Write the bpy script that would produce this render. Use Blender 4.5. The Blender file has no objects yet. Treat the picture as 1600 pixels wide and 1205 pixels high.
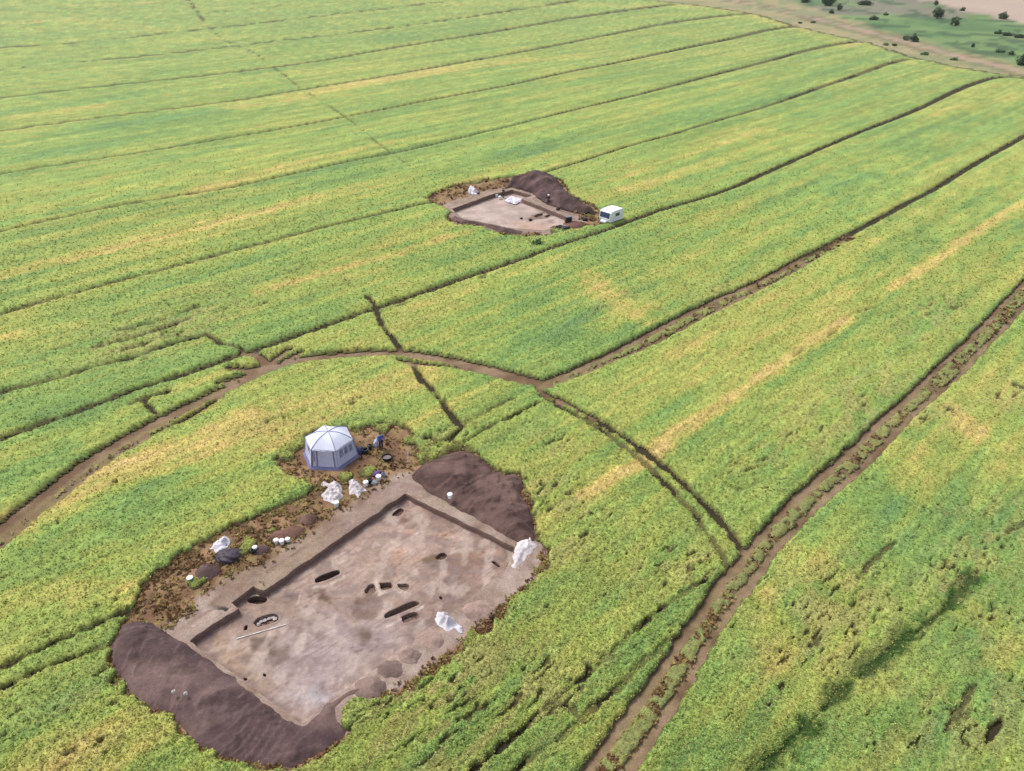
import bpy, bmesh, math, random
import numpy as np
from mathutils import Vector, Matrix

# ------------------------------------------------------------------ camera, sky, sun, exposure
scene = bpy.context.scene
COL = scene.collection
HCAM, PITCH, FPX = 42.0, math.radians(31.0), 1218.0        # focal length in pixels of a 1600 wide picture
cam_d = bpy.data.cameras.new('camera')
cam_d.sensor_width = 36.0
cam_d.lens = 36.0 * FPX / 1600.0
cam_d.clip_start, cam_d.clip_end = 0.5, 12000.0
cam = bpy.data.objects.new('camera', cam_d)
COL.objects.link(cam)
cam.location = (0, 0, HCAM)
cam.rotation_euler = (math.radians(90) - PITCH, 0, 0)
scene.camera = cam

SUN_EL, SUN_AZ = math.radians(58), math.radians(300)       # azimuth from north (+Y) towards east (+X)
world = bpy.data.worlds.new('World')
scene.world = world
world.use_nodes = True
wn, wl = world.node_tree.nodes, world.node_tree.links
bg = wn['Background']
sky = wn.new('ShaderNodeTexSky')
sky.sky_type = 'NISHITA'
sky.sun_disc = False
sky.sun_elevation = SUN_EL
sky.sun_rotation = SUN_AZ
sky.air_density, sky.dust_density = 1.0, 3.0
hs = wn.new('ShaderNodeHueSaturation')
hs.inputs['Saturation'].default_value = 0.45              # overcast: the blue is mostly washed out
wl.new(sky.outputs[0], hs.inputs['Color'])
wl.new(hs.outputs[0], bg.inputs['Color'])
bg.inputs['Strength'].default_value = 0.13
sun_d = bpy.data.lights.new('sun', 'SUN')
sun_d.energy, sun_d.angle, sun_d.color = 1.5, math.radians(14), (1.0, 0.95, 0.88)
sun = bpy.data.objects.new('sun', sun_d)
COL.objects.link(sun)
sdir = Vector((math.sin(SUN_AZ) * math.cos(SUN_EL), math.cos(SUN_AZ) * math.cos(SUN_EL), math.sin(SUN_EL)))
sun.rotation_euler = sdir.to_track_quat('Z', 'Y').to_euler()
sun.location = (0, 0, 200)
vs = scene.view_settings
vs.view_transform, vs.look, vs.gamma, vs.use_curve_mapping = 'Standard', 'None', 1.0, False
vs.exposure = 0.77
scene.cycles.max_bounces = 5
scene.cycles.diffuse_bounces = 3
scene.cycles.volume_bounces = 0

rng = np.random.default_rng(7)
random.seed(7)

# ------------------------------------------------------------------ picture point -> point on the ground
def at(u, v, z=0.0):
    x, y = (u - 800.0) / FPX, -(v - 602.5) / FPX
    dx, dy, dz = x, math.cos(PITCH) + y * math.sin(PITCH), -math.sin(PITCH) + y * math.cos(PITCH)
    t = (HCAM - z) / -dz
    return (dx * t, dy * t)

def atl(pts, z=0.0):
    return np.array([at(u, v, z) for u, v in pts])

# ------------------------------------------------------------------ numpy noise
def _h(ix, iy, s):
    h = (ix.astype(np.int64) * 374761393 + iy.astype(np.int64) * 668265263 + s * 1274126177) & 0xFFFFFFFF
    h = ((h ^ (h >> 13)) * 1274126177) & 0xFFFFFFFF
    h = h ^ (h >> 16)
    return (h & 0xFFFF) / 65535.0

def vn(x, y, s=0):
    ix, iy = np.floor(x), np.floor(y)
    fx, fy = x - ix, y - iy
    fx, fy = fx * fx * (3 - 2 * fx), fy * fy * (3 - 2 * fy)
    a, b, c, d = _h(ix, iy, s), _h(ix + 1, iy, s), _h(ix, iy + 1, s), _h(ix + 1, iy + 1, s)
    return (a + (b - a) * fx) * (1 - fy) + (c + (d - c) * fx) * fy

def fbm(x, y, s=0, o=3, g=0.5):
    r, a, t = 0, 1.0, 0
    for i in range(o):
        r = r + a * vn(x * 2 ** i + 17.3 * i, y * 2 ** i - 9.1 * i, s + i)
        t += a
        a *= g
    return r / t

def ss(e0, e1, x):
    t = np.clip((x - e0) / (e1 - e0), 0, 1)
    return t * t * (3 - 2 * t)

def mix(a, b, t):
    return a + (b - a) * t

# ------------------------------------------------------------------ distances to lines and outlines
def line_dist(x, y, pts, reach, smooth=True):
    out = np.full(x.shape, 1e3)
    for (ax, ay), (bx, by) in zip(pts[:-1], pts[1:]):
        sel = np.nonzero((x > min(ax, bx) - reach) & (x < max(ax, bx) + reach) & (y > min(ay, by) - reach) & (y < max(ay, by) + reach))[0]
        if not len(sel):
            continue
        px, py = x[sel] - ax, y[sel] - ay
        ex, ey = bx - ax, by - ay
        t = np.clip((px * ex + py * ey) / (ex * ex + ey * ey + 1e-9), 0, 1)
        out[sel] = np.minimum(out[sel], np.hypot(px - t * ex, py - t * ey))
    return out

def poly_sd(x, y, poly, reach=4.0):
    """signed distance, positive inside; far outside returns -reach"""
    out = np.full(x.shape, -float(reach))
    lo, hi = poly.min(0) - reach, poly.max(0) + reach
    sel = np.nonzero((x > lo[0]) & (x < hi[0]) & (y > lo[1]) & (y < hi[1]))[0]
    if not len(sel):
        return out
    px, py = x[sel], y[sel]
    d = np.full(px.shape, 1e9)
    ins = np.zeros(px.shape, bool)
    n = len(poly)
    for i in range(n):
        ax, ay = poly[i]
        bx, by = poly[(i + 1) % n]
        ex, ey = bx - ax, by - ay
        t = np.clip(((px - ax) * ex + (py - ay) * ey) / (ex * ex + ey * ey + 1e-12), 0, 1)
        d = np.minimum(d, np.hypot(px - ax - t * ex, py - ay - t * ey))
        c = ((ay > py) != (by > py))
        ins ^= c & (px < (bx - ax) * (py - ay) / (by - ay + 1e-12) + ax)
    out[sel] = np.where(ins, d, np.maximum(-d, -reach))
    return out

def smooth_line(p, n=3):
    """Chaikin corner cutting keeps the traced tracks curving"""
    p = np.asarray(p, float)
    for _ in range(n):
        q = [p[0]]
        for a, b in zip(p[:-1], p[1:]):
            q += [a * .75 + b * .25, a * .25 + b * .75]
        q.append(p[-1])
        p = np.array(q)
        if len(p) > 90:
            break
    return p

# ------------------------------------------------------------------ the traced plan of the field
RUTS = [  # bare wheel ruts: (width, points)
 (0.62, [(860,1290),(917,1205),(965,1142),(1000,1095),(1030,1055),(1055,1015),(1082,975),(1107,942),(1125,912),(1150,890),(1172,858),(1200,824),(1232,790),(1282,747),(1307,725),(1360,675),(1390,647),(1437,607),(1452,587),(1495,550),(1535,512),(1575,467),(1600,443),(1660,385),(1760,290)]),
 (0.60, [(915,1290),(980,1205),(1015,1155),(1045,1112),(1072,1067),(1095,1030),(1122,987),(1147,947),(1175,910),(1205,868),(1232,840),(1287,780),(1340,740),(1375,705),(1405,670),(1440,637),(1475,607),(1500,587),(1532,550),(1565,517),(1600,478),(1660,415),(1760,312)]),
 (.8, [(800,590),(825,595),(850,598),(875,588),(910,574),(960,551),(1012,524),(1050,503),(1100,478),(1150,456),(1200,435),(1257,403)]),
 (0.6, [(875,597),(900,591),(950,568),(987,553),(1035,532),(1100,496),(1150,472),(1200,447),(1270,408)]),
 (0.65, [(345,624),(337,628),(300,655),(250,673),(160,728),(105,771),(57,806),(0,860)]),
 (1.65, [(850,602),(800,588),(750,575),(712,566),(675,560),(637,553),(600,553),(550,555),(507,558),(455,566),(420,577),(400,588),(370,602),(325,622),(275,646),(225,672),(175,700),(125,732),(75,770),(30,807),(0,832),(-90,905)]),
 (0.6, [(860,606),(800,596),(750,583),(700,574),(650,571),(625,565)]),
 (0.8, [(430,578),(450,560),(470,552)]),
 (0.9, [(360,577),(385,580),(410,575),(440,556),(450,548)]),
 (0.9, [(345,600),(380,590),(420,570),(400,556),(380,553)]),
 (0.5, [(840,608),(850,617),(887,632),(925,655)]),
]
LUSH_PTS = [(1170,1235),(1200,1197),(1232,1165),(1265,1132),(1300,1100),(1330,1070),(1345,1058),(1360,1045),(1400,1010),(1437,987),(1465,965),(1490,937),(1522,907)]
LINES = [  # narrow gaps in the crop: (width, strength, points)
 (0.6, 1.0, [(1200,435),(1257,402),(1320,372),(1380,340),(1425,315),(1457,300),(1500,272),(1542,247),(1600,215),(1700,155)]),
 (0.6, 1.0, [(360,562),(400,550),(450,532),(500,515),(550,497),(587,485),(625,472),(675,455),(725,437),(800,413),(850,393),(900,377),(975,352),(1025,332),(1075,318),(1135,300),(1200,270),(1275,237),(1350,205),(1425,177),(1495,142),(1537,126),(1562,121),(1600,123),(1660,128)]),
 (0.35, .7, [(590,492),(625,480),(690,458),(760,434)]),
 (0.42, .85, [(0,617),(60,603),(132,582),(175,570),(212,562),(262,542),(325,526)]),
 (0.32, 1.0, [(325,526),(332,531),(345,540),(362,543),(380,548)]),
 (0.5, 1.0, [(-60,712),(0,690),(50,672),(107,652),(160,632),(212,612),(250,599),(300,585),(362,562)]),
 (0.3, .8, [(205,634),(232,625),(262,615)]),
 (0.3, 1.0, [(225,630),(236,640),(243,648)]),
 (0.3, .75, [(187,520),(250,504),(312,482)]), (0.3, .85, [(175,540),(240,523),(297,500)]), (0.3, .7, [(170,555),(230,541),(290,520)]),
 (0.3, .7, [(75,550),(100,548),(140,532),(160,545)]), (0.25, .5, [(140,505),(170,500),(205,488)]),
 (0.45, .95, [(-60,512),(0,495),(75,472),(112,462),(185,442),(250,425),(325,405),(400,386),(475,365),(550,347),(600,335),(665,320),(700,315)]),
 (0.36, .9, [(837,275),(900,257),(975,232),(1050,212),(1100,196),(1200,168),(1275,140),(1350,115),(1387,100),(1417,94)]),
 (0.4, .95, [(-60,376),(0,364),(62,350),(150,330),(225,317),(300,305),(345,299),(400,287),(475,270),(550,253),(625,240),(700,222),(800,198),(850,185),(925,166),(1000,149),(1100,122),(1200,97),(1250,82),(1300,71),(1337,66),(1365,65)]),
 (0.4, .95, [(-60,284),(0,275),(75,262),(150,251),(225,240),(300,227),(400,210),(475,197),(550,182),(650,162),(800,134),(875,116),(975,97),(1075,75),(1150,60),(1200,47),(1240,42)]),
 (0.4, .85, [(-60,216),(0,207),(100,193),(200,180),(300,168),(400,154),(475,141),(575,125),(650,112),(725,98),(800,85),(900,66),(1000,45),(1075,32),(1150,23),(1210,22)]),
 (0.4, .85, [(-60,162),(0,155),(100,143),(200,132),(300,122),(400,110),(500,97),(600,78),(700,62),(800,46),(900,28),(1000,14),(1050,8)]),
 (0.38, .75, [(-60,116),(0,111),(100,100),(250,87),(400,69),(525,55),(650,40),(800,17),(900,2)]),
 (0.36, .7, [(-60,82),(0,76),(132,67),(200,60),(300,49),(400,38),(550,20),(690,4)]),
 (0.3, .45, [(0,50),(150,38),(300,24),(450,8)]), (0.3, .4, [(0,26),(150,14),(280,4)]),
 (0.28, .7, [(290,-4),(305,15),(325,42),(345,60),(357,67),(385,78),(402,86),(425,105),(450,122),(472,142),(500,157),(525,175),(547,190),(570,207),(585,222),(605,236),(625,250),(657,275)]),
 (0.34, 1.0, [(575,466),(586,478),(592,497),(600,517),(615,532),(627,550)]),
 (0.3, 1.0, [(640,566),(647,575),(657,595),(665,602),(685,622),(700,643),(710,660),(722,671)]),
 (0.28, .8, [(722,671),(750,652),(782,635),(800,628)]), (0.28, .9, [(718,704),(737,687),(775,665),(800,654),(840,633)]),
 (0.35, 1.0, [(668,688),(690,692),(705,690),(722,672)]), (0.35, .9, [(735,705),(722,700),(705,692)]),
 (0.44, 1.0, [(925,655),(962,677),(1000,703),(1037,733),(1075,766),(1112,801),(1137,831),(1155,857),(1162,868)]),
 (0.34, .9, [(845,622),(875,638),(912,658),(955,686),(987,711),(1025,743),(1055,775),(1082,802),(1100,831),(1120,857),(1130,878),(1140,900)]),
 (0.26, .85, [(740,1208),(800,1160),(825,1140),(862,1102),(895,1077),(930,1050),(962,1017),(997,985),(1037,952),(1075,927),(1105,908)]),
 (0.28, .85, [(780,1230),(837,1182),(870,1162),(905,1130),(930,1105),(975,1075),(1000,1042),(1020,1027),(1045,1005)]),
 (0.26, .9, [(862,1102),(885,1108),(897,1117),(905,1130)]), (0.22, 1, [(915,1060),(918,1046),(932,1050)]),
 (0.25, 1.0, LUSH_PTS),
 (0.15, .95, [(1530,1182),(1547,1150),(1560,1130),(1577,1105),(1600,1085),(1650,1040)]),
 (0.15, .9, [(1472,1150),(1482,1132),(1495,1117),(1507,1095),(1527,1070)]), (0.15, .9, [(1480,1114),(1495,1121),(1508,1122)]),
 (0.3, .85, [(-60,1075),(0,1050),(40,1030),(87,1007),(125,992),(162,975),(200,960)]), (0.28, .75, [(0,1082),(25,1070),(65,1050),(112,1032),(160,1016),(172,1010)]),
 (0.2, .6, [(1400,850),(1380,865),(1362,880),(1340,910)]), (0.2, .6, [(1540,850),(1565,842),(1600,822)]), (0.22, .6, [(1450,785),(1470,765),(1490,745)]),
 (0.2, .5, [(1130,760),(1165,775),(1200,745)]), (0.2, .5, [(1300,510),(1340,490),(1420,470)]), (0.2, .5, [(1240,560),(1290,530),(1330,507)]),
]
LUSH = [(1170,1235),(1200,1197),(1232,1165),(1265,1132),(1300,1100),(1330,1070),(1345,1058),(1360,1045),(1400,1010),(1437,987),(1465,965),(1490,937),(1522,907)]     # band of dark weeds in the crop
TRAMP = [  # driven-over crop between ruts: (half width, points)
 (0.95, [(890,1290),(948,1205),(1005,1120),(1065,1035),(1115,962),(1160,895),(1205,842),(1270,775),(1350,705),(1425,632),(1475,590),(1535,530),(1600,460),(1700,360)]),
 (0.8, [(850,603),(960,560),(1100,487),(1200,441),(1330,372)]),
 (0.8, [(345,612),(260,660),(165,715),(90,775),(0,846)]),
]
GAPS = [  # thin, holed crop: (u, v, along, across, strength)
 (1290,960,7,4.5,.62),(1300,1000,5,3,.45),(690,1085,7,3,.8),(760,1120,6,2.5,.8),(640,1110,4,2,.5),(870,780,3,5,.6),(860,700,3,3,.4),
 (1030,880,4,2,.5),(1480,650,5,2,.5),(1575,620,6,2,.7),(1330,640,14,4,.55),(1450,500,12,3,.5),(1240,690,8,2.5,.4),(830,1130,7,2,.6),
 (250,520,12,6,.5),(1540,850,8,3,.5),(1480,910,6,2,.5),(1560,1000,4,2,.4),(150,1110,5,3,.3),(520,1180,5,2,.3),(160,1170,4,2,.45),
 (950,470,8,3,.35),(640,500,4,2,.35),(540,440,4,2,.4),(330,460,8,3,.3),(1440,640,6,2,.5),(880,860,3,2,.6),(1110,460,9,3,.3),(1090,890,2.5,1.5,.7),
 (540,640,5,3,.35),(430,660,5,2,.5),(690,690,4,3,.4),(1420,1130,6,3,.35),(1520,1130,6,3,.5),(1230,1010,6,2,.5)]
YELLOW = [  # pale ripening strips: (half width, strength, points)
 (1.6, .9, [(0,437),(90,412),(180,392),(260,370),(330,352),(400,335),(500,312)]), (1.2, .6, [(0,535),(60,522),(120,512)]),
 (1.3, 1.0, [(400,458),(470,440),(560,417),(640,395),(700,374),(755,360)]), (1.0, .9, [(1030,697),(1080,668),(1130,640),(1200,590),(1270,540),(1330,503)]),
 (1.1, .9, [(1390,455),(1430,430),(1490,388),(1560,342),(1610,318)]), (0.9, 1.0, [(910,780),(950,752),(1003,728)]), (1.1, .9, [(1022,712),(1040,697)]),
 (2.6, .9, [(0,845),(60,805),(140,765),(240,725),(330,700),(400,665)]), (2.2, .6, [(150,700),(200,690),(300,650)]), (3.0, .8, [(400,690),(500,640),(600,610),(660,590)]),
 (5.5, 1.0, [(380,168),(450,155),(550,135),(650,118),(760,100),(900,90)]), (4.5, .7, [(0,190),(60,183),(150,170)]), (4, .6, [(900,66),(1000,52),(1080,56)]),
 (2.0, .5, [(300,305),(420,272),(560,235),(660,215)]), (2.0, .5, [(800,160),(900,140),(1020,118)]), (2.0, .6, [(980,275),(1050,250),(1200,205)]),
 (1.5, .5, [(1290,235),(1380,215)]), (2.0, .5, [(850,330),(960,300),(1100,262),(1200,235)]), (2.5, .5, [(1370,270),(1400,250)]), (2.5, .5, [(1450,180),(1600,150)]),
 (2.2, .8, [(920,440),(960,470),(990,500)]), (1.6, .6, [(1010,480),(940,515)]), (1.8, .7, [(1400,705),(1460,722),(1430,770)]), (1.4, .7, [(1480,640),(1540,700)]),
 (1.5, .6, [(1220,860),(1260,880),(1290,900)]), (1.3, .8, [(1200,1010),(1220,1040)]), (1.2, .8, [(1200,930),(1210,1010)]), (1.5, .6, [(1500,960),(1580,1000),(1560,1040)]),
 (1.3, .7, [(930,1170),(960,1120)]), (2.0, .5, [(260,990),(180,1080)]), (1.5, .5, [(830,900),(930,870)]), (2.5, .55, [(300,1130),(100,1190)]), (1.6, .5, [(0,950),(60,930),(180,930)]),
 (10, .55, [(0,40),(120,30),(240,50)]), (8, .6, [(100,10),(260,5)]), (12, .5, [(620,5),(900,10),(1100,8)]), (9, .7, [(1050,8),(1150,15),(1260,48),(1340,72)]), (3, .6, [(1380,95),(1500,112)]),
 (1.5, .5, [(860,260),(1000,225)]), (1.4, .5, [(640,280),(560,300),(450,330)])]
DARKG = [  # lusher blue-green patches: (u, v, along, across, strength)
 (880,520,12,7,1.0),(840,480,7,6,.6),(235,800,6,3.5,1.0),(255,190,25,8,.8),(190,222,22,8,.8),(840,230,18,7,.7),(560,260,22,6,.6),(490,20,40,12,.5),(620,60,45,10,.5),
 (1370,790,3.5,2.2,.9),(1560,1090,7,4,.6),(1550,1000,6,3,.6),(1470,830,9,3,.5),(1430,860,4,3,.5),(60,880,7,4,.5),(30,925,7,4,.5),(1050,650,4,3,.8),(760,300,14,6,.4),(300,420,16,5,.4),
 (130,165,25,7,.4),(1100,180,35,9,.5),(1400,240,26,8,.5),(1300,300,20,6,.4),(1500,200,24,8,.4),(1430,390,14,4,.5),(680,390,14,5,.5),(600,340,14,5,.4),(820,450,9,4,.4),(980,450,8,4,.5),(930,400,10,3,.4),
 (150,650,7,4,.4),(80,720,7,4,.4),(1490,1170,5,4,.6),(1240,1190,4,3,.5),(1100,1190,3,2,.3),(60,60,40,10,.5),(330,110,30,8,.3),(1330,110,40,9,.4),(960,130,36,10,.4),(160,1100,5,4,.3),(1010,520,9,4,.3),(470,500,9,4,.3),(350,560,7,3,.3)]

PIT_A = [(296,1003),(340,972),(374,951),(362,942),(395,917),(412,924),(632,772),(806,857),(790,890),(672,986),(545,1074),(472,1132)]
HEAP_A = [(168,1012),(178,990),(192,977),(215,968),(245,975),(262,990),(296,1003),(345,1040),(400,1080),(455,1122),(476,1130),(505,1102),(545,1074),(572,1062),(586,1072),(575,1086),(545,1095),(530,1108),(530,1125),(546,1140),(540,1158),(520,1170),(490,1187),(455,1204),(410,1202),(370,1192),(330,1182),(295,1160),(280,1138),(262,1120),(240,1113),(215,1100),(190,1076),(174,1046)]
HEAP_B = [(648,752),(640,742),(655,727),(690,711),(718,703),(738,708),(757,718),(772,735),(790,742),(808,738),(820,752),(818,772),(830,795),(837,812),(838,838),(832,856),(815,857),(806,850),(770,829),(735,809),(700,790),(670,772)]
CLEAR_A = [(168,1012),(205,948),(208,930),(228,905),(262,880),(305,852),(345,830),(400,806),(445,788),(490,770),(480,755),(445,745),(428,722),(440,700),(470,684),(500,672),(560,668),(600,664),(640,668),(655,690),(652,712),(690,706),(718,701),(738,705),(759,715),(775,733),(795,735),(818,744),(824,768),(836,800),(842,838),(860,872),(856,890),(815,930),(780,965),(764,995),(712,1035),(668,1065),(622,1090),(580,1102),(548,1098),(534,1110),(534,1124),(550,1140),(543,1160),(522,1173),(490,1190),(455,1207),(410,1205),(370,1195),(330,1185),(293,1162),(277,1140),(260,1122),(240,1116),(213,1103),(187,1077),(171,1046)]
PIT_B = [(706,327),(772,303),(785,301),(800,297),(832,306),(815,311),(884,339),(887,350),(850,360),(800,357),(722,341)]
HEAP_C = [(786,297),(793,288),(806,281),(828,278),(852,278),(872,284),(882,296),(888,307),(905,318),(926,326),(932,336),(908,336),(878,329),(850,319),(836,308),(832,304),(800,294)]
HEAP_D = [(698,344),(712,337),(722,342),(760,350),(800,358),(818,362),(814,369),(785,366),(755,354),(720,351)]
CLEAR_B = [(665,312),(672,304),(700,293),(735,284),(785,277),(828,275),(855,275),(877,282),(892,303),(930,322),(945,340),(950,352),(915,357),(885,364),(850,370),(815,372),(783,369),(755,357),(715,354),(694,346),(704,333),(680,321)]
ISLANDS = [(677,704,1.7),(697,698,1.2),(662,712,1.0),(456,694,1.6),(448,712,.9),(538,746,.7),(576,736,.8),(440,778,1.4),(468,762,1.2),(393,850,.45),(380,866,.45),(306,912,.4),(430,830,.4),(735,1004,.55),(852,886,.5),(500,680,.6),(600,668,1.0),(640,690,.7),(745,283,1.5),(880,362,2.0)]
FIELD = [(-900,-25),(300,-25),(700,-18),(900,-8),(1000,0),(1100,11),(1180,24),(1240,43),(1300,57),(1350,68),(1420,91),(1500,108),(1560,118),(1620,124),(1800,150),(2400,260),(3600,700),(2600,1700),(800,2300),(-900,1900),(-2400,700)]
MEADOW_EDGE = [(1130,-30),(1232,-2),(1290,20),(1360,41),(1420,59),(1500,79),(1600,104),(1720,135),(1900,190),(2600,330)]
PLOUGH = [(1380,-40),(1440,-2),(1490,14),(1550,26),(1600,37),(1760,60),(2600,40),(2400,-60),(1500,-75)]
FAR_TRACK = [(1150,2),(1215,14),(1250,23),(1300,36),(1355,50),(1420,66),(1480,84),(1540,98),(1600,112),(1720,140)]

W = lambda p: atl(p)
DRILL = np.array([0.712, 0.702])
def al(x, y):                       # along / across the drilling direction
    return x * DRILL[0] + y * DRILL[1], x * DRILL[1] - y * DRILL[0]

W_RUTS = [(w, smooth_line(W(p))) for w, p in RUTS]
W_LINES = [(w, s, smooth_line(W(p), 2)) for w, s, p in LINES]
W_TRAMP = [(w, smooth_line(W(p), 2)) for w, p in TRAMP]
W_YEL = [(w, s, smooth_line(W(p), 1)) for w, s, p in YELLOW]
W_LUSH = smooth_line(W(LUSH))
W_CLEARA, W_CLEARB, W_FIELD = smooth_line(np.vstack([W(CLEAR_A), W(CLEAR_A)[:1]]), 1)[:-1], W(CLEAR_B), W(FIELD)
W_PITA, W_PITB = W(PIT_A), W(PIT_B)
W_MEADOW = np.vstack([W(MEADOW_EDGE), [[4000, 500], [4000, 4500], [200, 4500], [200, 1100]]])
W_PLOUGH = W(PLOUGH)
W_FTRACK = smooth_line(W(FAR_TRACK))

def blobs(x, y, lst):
    r = np.zeros(x.shape)
    for u, v, a, c, s in lst:
        cx, cy = at(u, v)
        sel = np.nonzero((np.abs(x - cx) < 2.6 * a) & (np.abs(y - cy) < 2.6 * a + 2.6 * c))[0]
        if len(sel):
            da, dc = al(x[sel] - cx, y[sel] - cy)
            r[sel] = np.maximum(r[sel], s * np.exp(-(da / a) ** 2 - (dc / c) ** 2))
    return r

def fields(x, y):
    """everything the plan says about the points (x, y): 1-D arrays in, dict of 1-D arrays out"""
    r2 = np.hypot(x, y)
    pix = (r2 ** 2 + HCAM ** 2) / (HCAM * FPX)             # metres on the ground per pixel row
    wob = (fbm(x / 1.7, y / 1.7, 11, 3) - .5)
    a, c = al(x, y)
    wob2 = (fbm(x / .55, y / .55, 13, 2) - .5) * (1 - ss(80, 160, r2))
    rut = np.zeros(x.shape)
    for w, p in W_RUTS:
        d = line_dist(x, y, p, 6) + wob * .35 + wob2 * .35
        rut = np.maximum(rut, 1 - ss(.75 * w * .55, w * .55 + .3, d))
    brk = fbm(a / 2.2, c / 2.2, 31, 2)                     # gaps close up here and there
    brk2 = fbm(a / 9, c / 9, 37, 2)
    line = np.zeros(x.shape)
    for w, s, p in W_LINES:
        ww = np.maximum(1.35 * w + (.0020 * r2 if w > .29 else 0), pix * (1.4 if w > .29 else .5))
        d = line_dist(x, y, p, 12) + wob * .38 + wob2 * .5
        v = (1 - ss(.25 * ww, .95 * ww, d)) * np.clip(s * 1.25 - (1.25 - s) * ss(.38, .62, brk * .6 + brk2 * .4) * 1.1, 0, 1)
        line = np.maximum(line, v)
    tr = np.zeros(x.shape)
    for w, p in W_TRAMP:
        tr = np.maximum(tr, 1 - ss(w * .7, w * 1.15, line_dist(x, y, p, 6) + wob * .4))
    lush = 1 - ss(.2, .95, line_dist(x, y, W_LUSH, 6) + wob * 1.3 + wob2 * .9)
    sa, sb = poly_sd(x, y, W_CLEARA), poly_sd(x, y, W_CLEARB)
    clear = np.maximum(ss(-.12, .2, sa + wob * .7 + wob2 * .9), ss(-.15, .4, sb + wob * 1.6))
    isl = np.zeros(x.shape)
    for u, v, r in ISLANDS:
        cx, cy = at(u, v)
        d = np.hypot(x - cx, y - cy)
        isl = np.maximum(isl, (1 - ss(r * .5, r * 1.15, d + wob * 1.4 + wob2 * .9)) * (.45 + .1 * min(r, 2)))
    fld = ss(-3.5, 3, poly_sd(x, y, W_FIELD, 60) + wob * 5)
    gd = blobs(x, y, GAPS)
    near = 1 - ss(60, 190, r2)
    hn = .7 * vn(a / .55, c / .19, 51) + .3 * vn(a / 1.6, c / .5, 52)        # holes lengthened along the rows
    hn = mix(hn, .75 * vn(a / 1.0, c / .5, 53) + .25 * vn(a / 2.6, c / .9, 54), ss(55, 105, r2))
    base = .10 + .08 * (fbm(x / 14, y / 14, 57, 2) - .4)
    thr = np.clip(base * near + gd * (.29 + .14 * ss(50, 95, r2)), 0, .47)
    hole = ss(0, .07, thr - hn + .06 * near) * (near * .6 + .4)
    m = (1 - rut) * (1 - line) * (1 - .84 * hole)
    scr = fbm(a / .55, c / .75, 61, 2)                         # tyre-lug scratches across the track
    m = m * (1 - tr * (.68 + .32 * ss(.44, .62, scr)))
    m = np.maximum(m, .34 * lush * ss(.12, .3, brk))
    m = np.maximum(m * (1 - clear), isl * clear) * fld
    yl = np.zeros(x.shape)
    for w, s, p in W_YEL:
        yl = np.maximum(yl, s * (1 - ss(.35 * w, 1.5 * w, line_dist(x, y, p, w * 1.6 + 6) + wob * 1.5 * w)))
    streak = fbm(a / 38, c / 2.2, 71, 3)
    patch = fbm(x / 16, y / 16, 75, 4, .6)
    fine = .5 * fbm(a / 3.0, c / 1.0, 78, 2) + .5 * fbm(a / 24, c / .8, 84, 2)
    yel = .30 + .75 * (streak - .5) + .62 * (patch - .5) + 1.0 * (fine - .5) + .5 * yl
    dk = blobs(x, y, DARKG)
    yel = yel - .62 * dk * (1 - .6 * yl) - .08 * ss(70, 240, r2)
    return dict(rut=rut, line=line, tr=tr, lush=lush, clear=clear, isl=isl, fld=fld, hole=hole, m=m, yel=yel, yl=yl, dk=dk, wob=wob, near=near, gd=gd, r=r2, sa=sa, sb=sb)

C = lambda *v: np.array(v, float)
def ramp(t, stops):
    t = np.asarray(t)
    xs = [s[0] for s in stops]
    return np.stack([np.interp(t, xs, [s[1][k] for s in stops]) for k in range(3)], -1)

CROP_RAMP = [(-.5, (.125, .225, .078)), (.0, (.195, .292, .076)), (.3, (.268, .328, .080)), (.6, (.345, .352, .090)), (.9, (.47, .375, .120)), (1.3, (.54, .405, .18))]
def crop_color(f, x, y):
    col = ramp(f['yel'], CROP_RAMP)
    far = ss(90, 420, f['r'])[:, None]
    col = mix(col, C(.245, .30, .125), far * .22)  # distance haze mixed into the crop colour, paler farther out
    lush = f['lush'][:, None]
    col = mix(col, C(.035, .085, .014), lush * .9)
    a, c = al(x, y)
    row = mix(vn(a / 5.0, c / .42, 221), vn(a / 26, c / 1.5, 223), ss(60, 150, f['r']))
    col = col * (.86 + .28 * row)[:, None]
    col = mix(col, C(.36, .29, .12), np.clip(f['gd'] * .8 * ss(.35, .65, vn(a / 1.6, c / .6, 225)), 0, .7)[:, None])
    tr = f['tr'][:, None]
    col = mix(col, C(.27, .235, .10), tr * .5)
    isl = (f['isl'] * f['clear'])[:, None]
    col = mix(col, C(.28, .29, .07), isl * .7)
    return col

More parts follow.
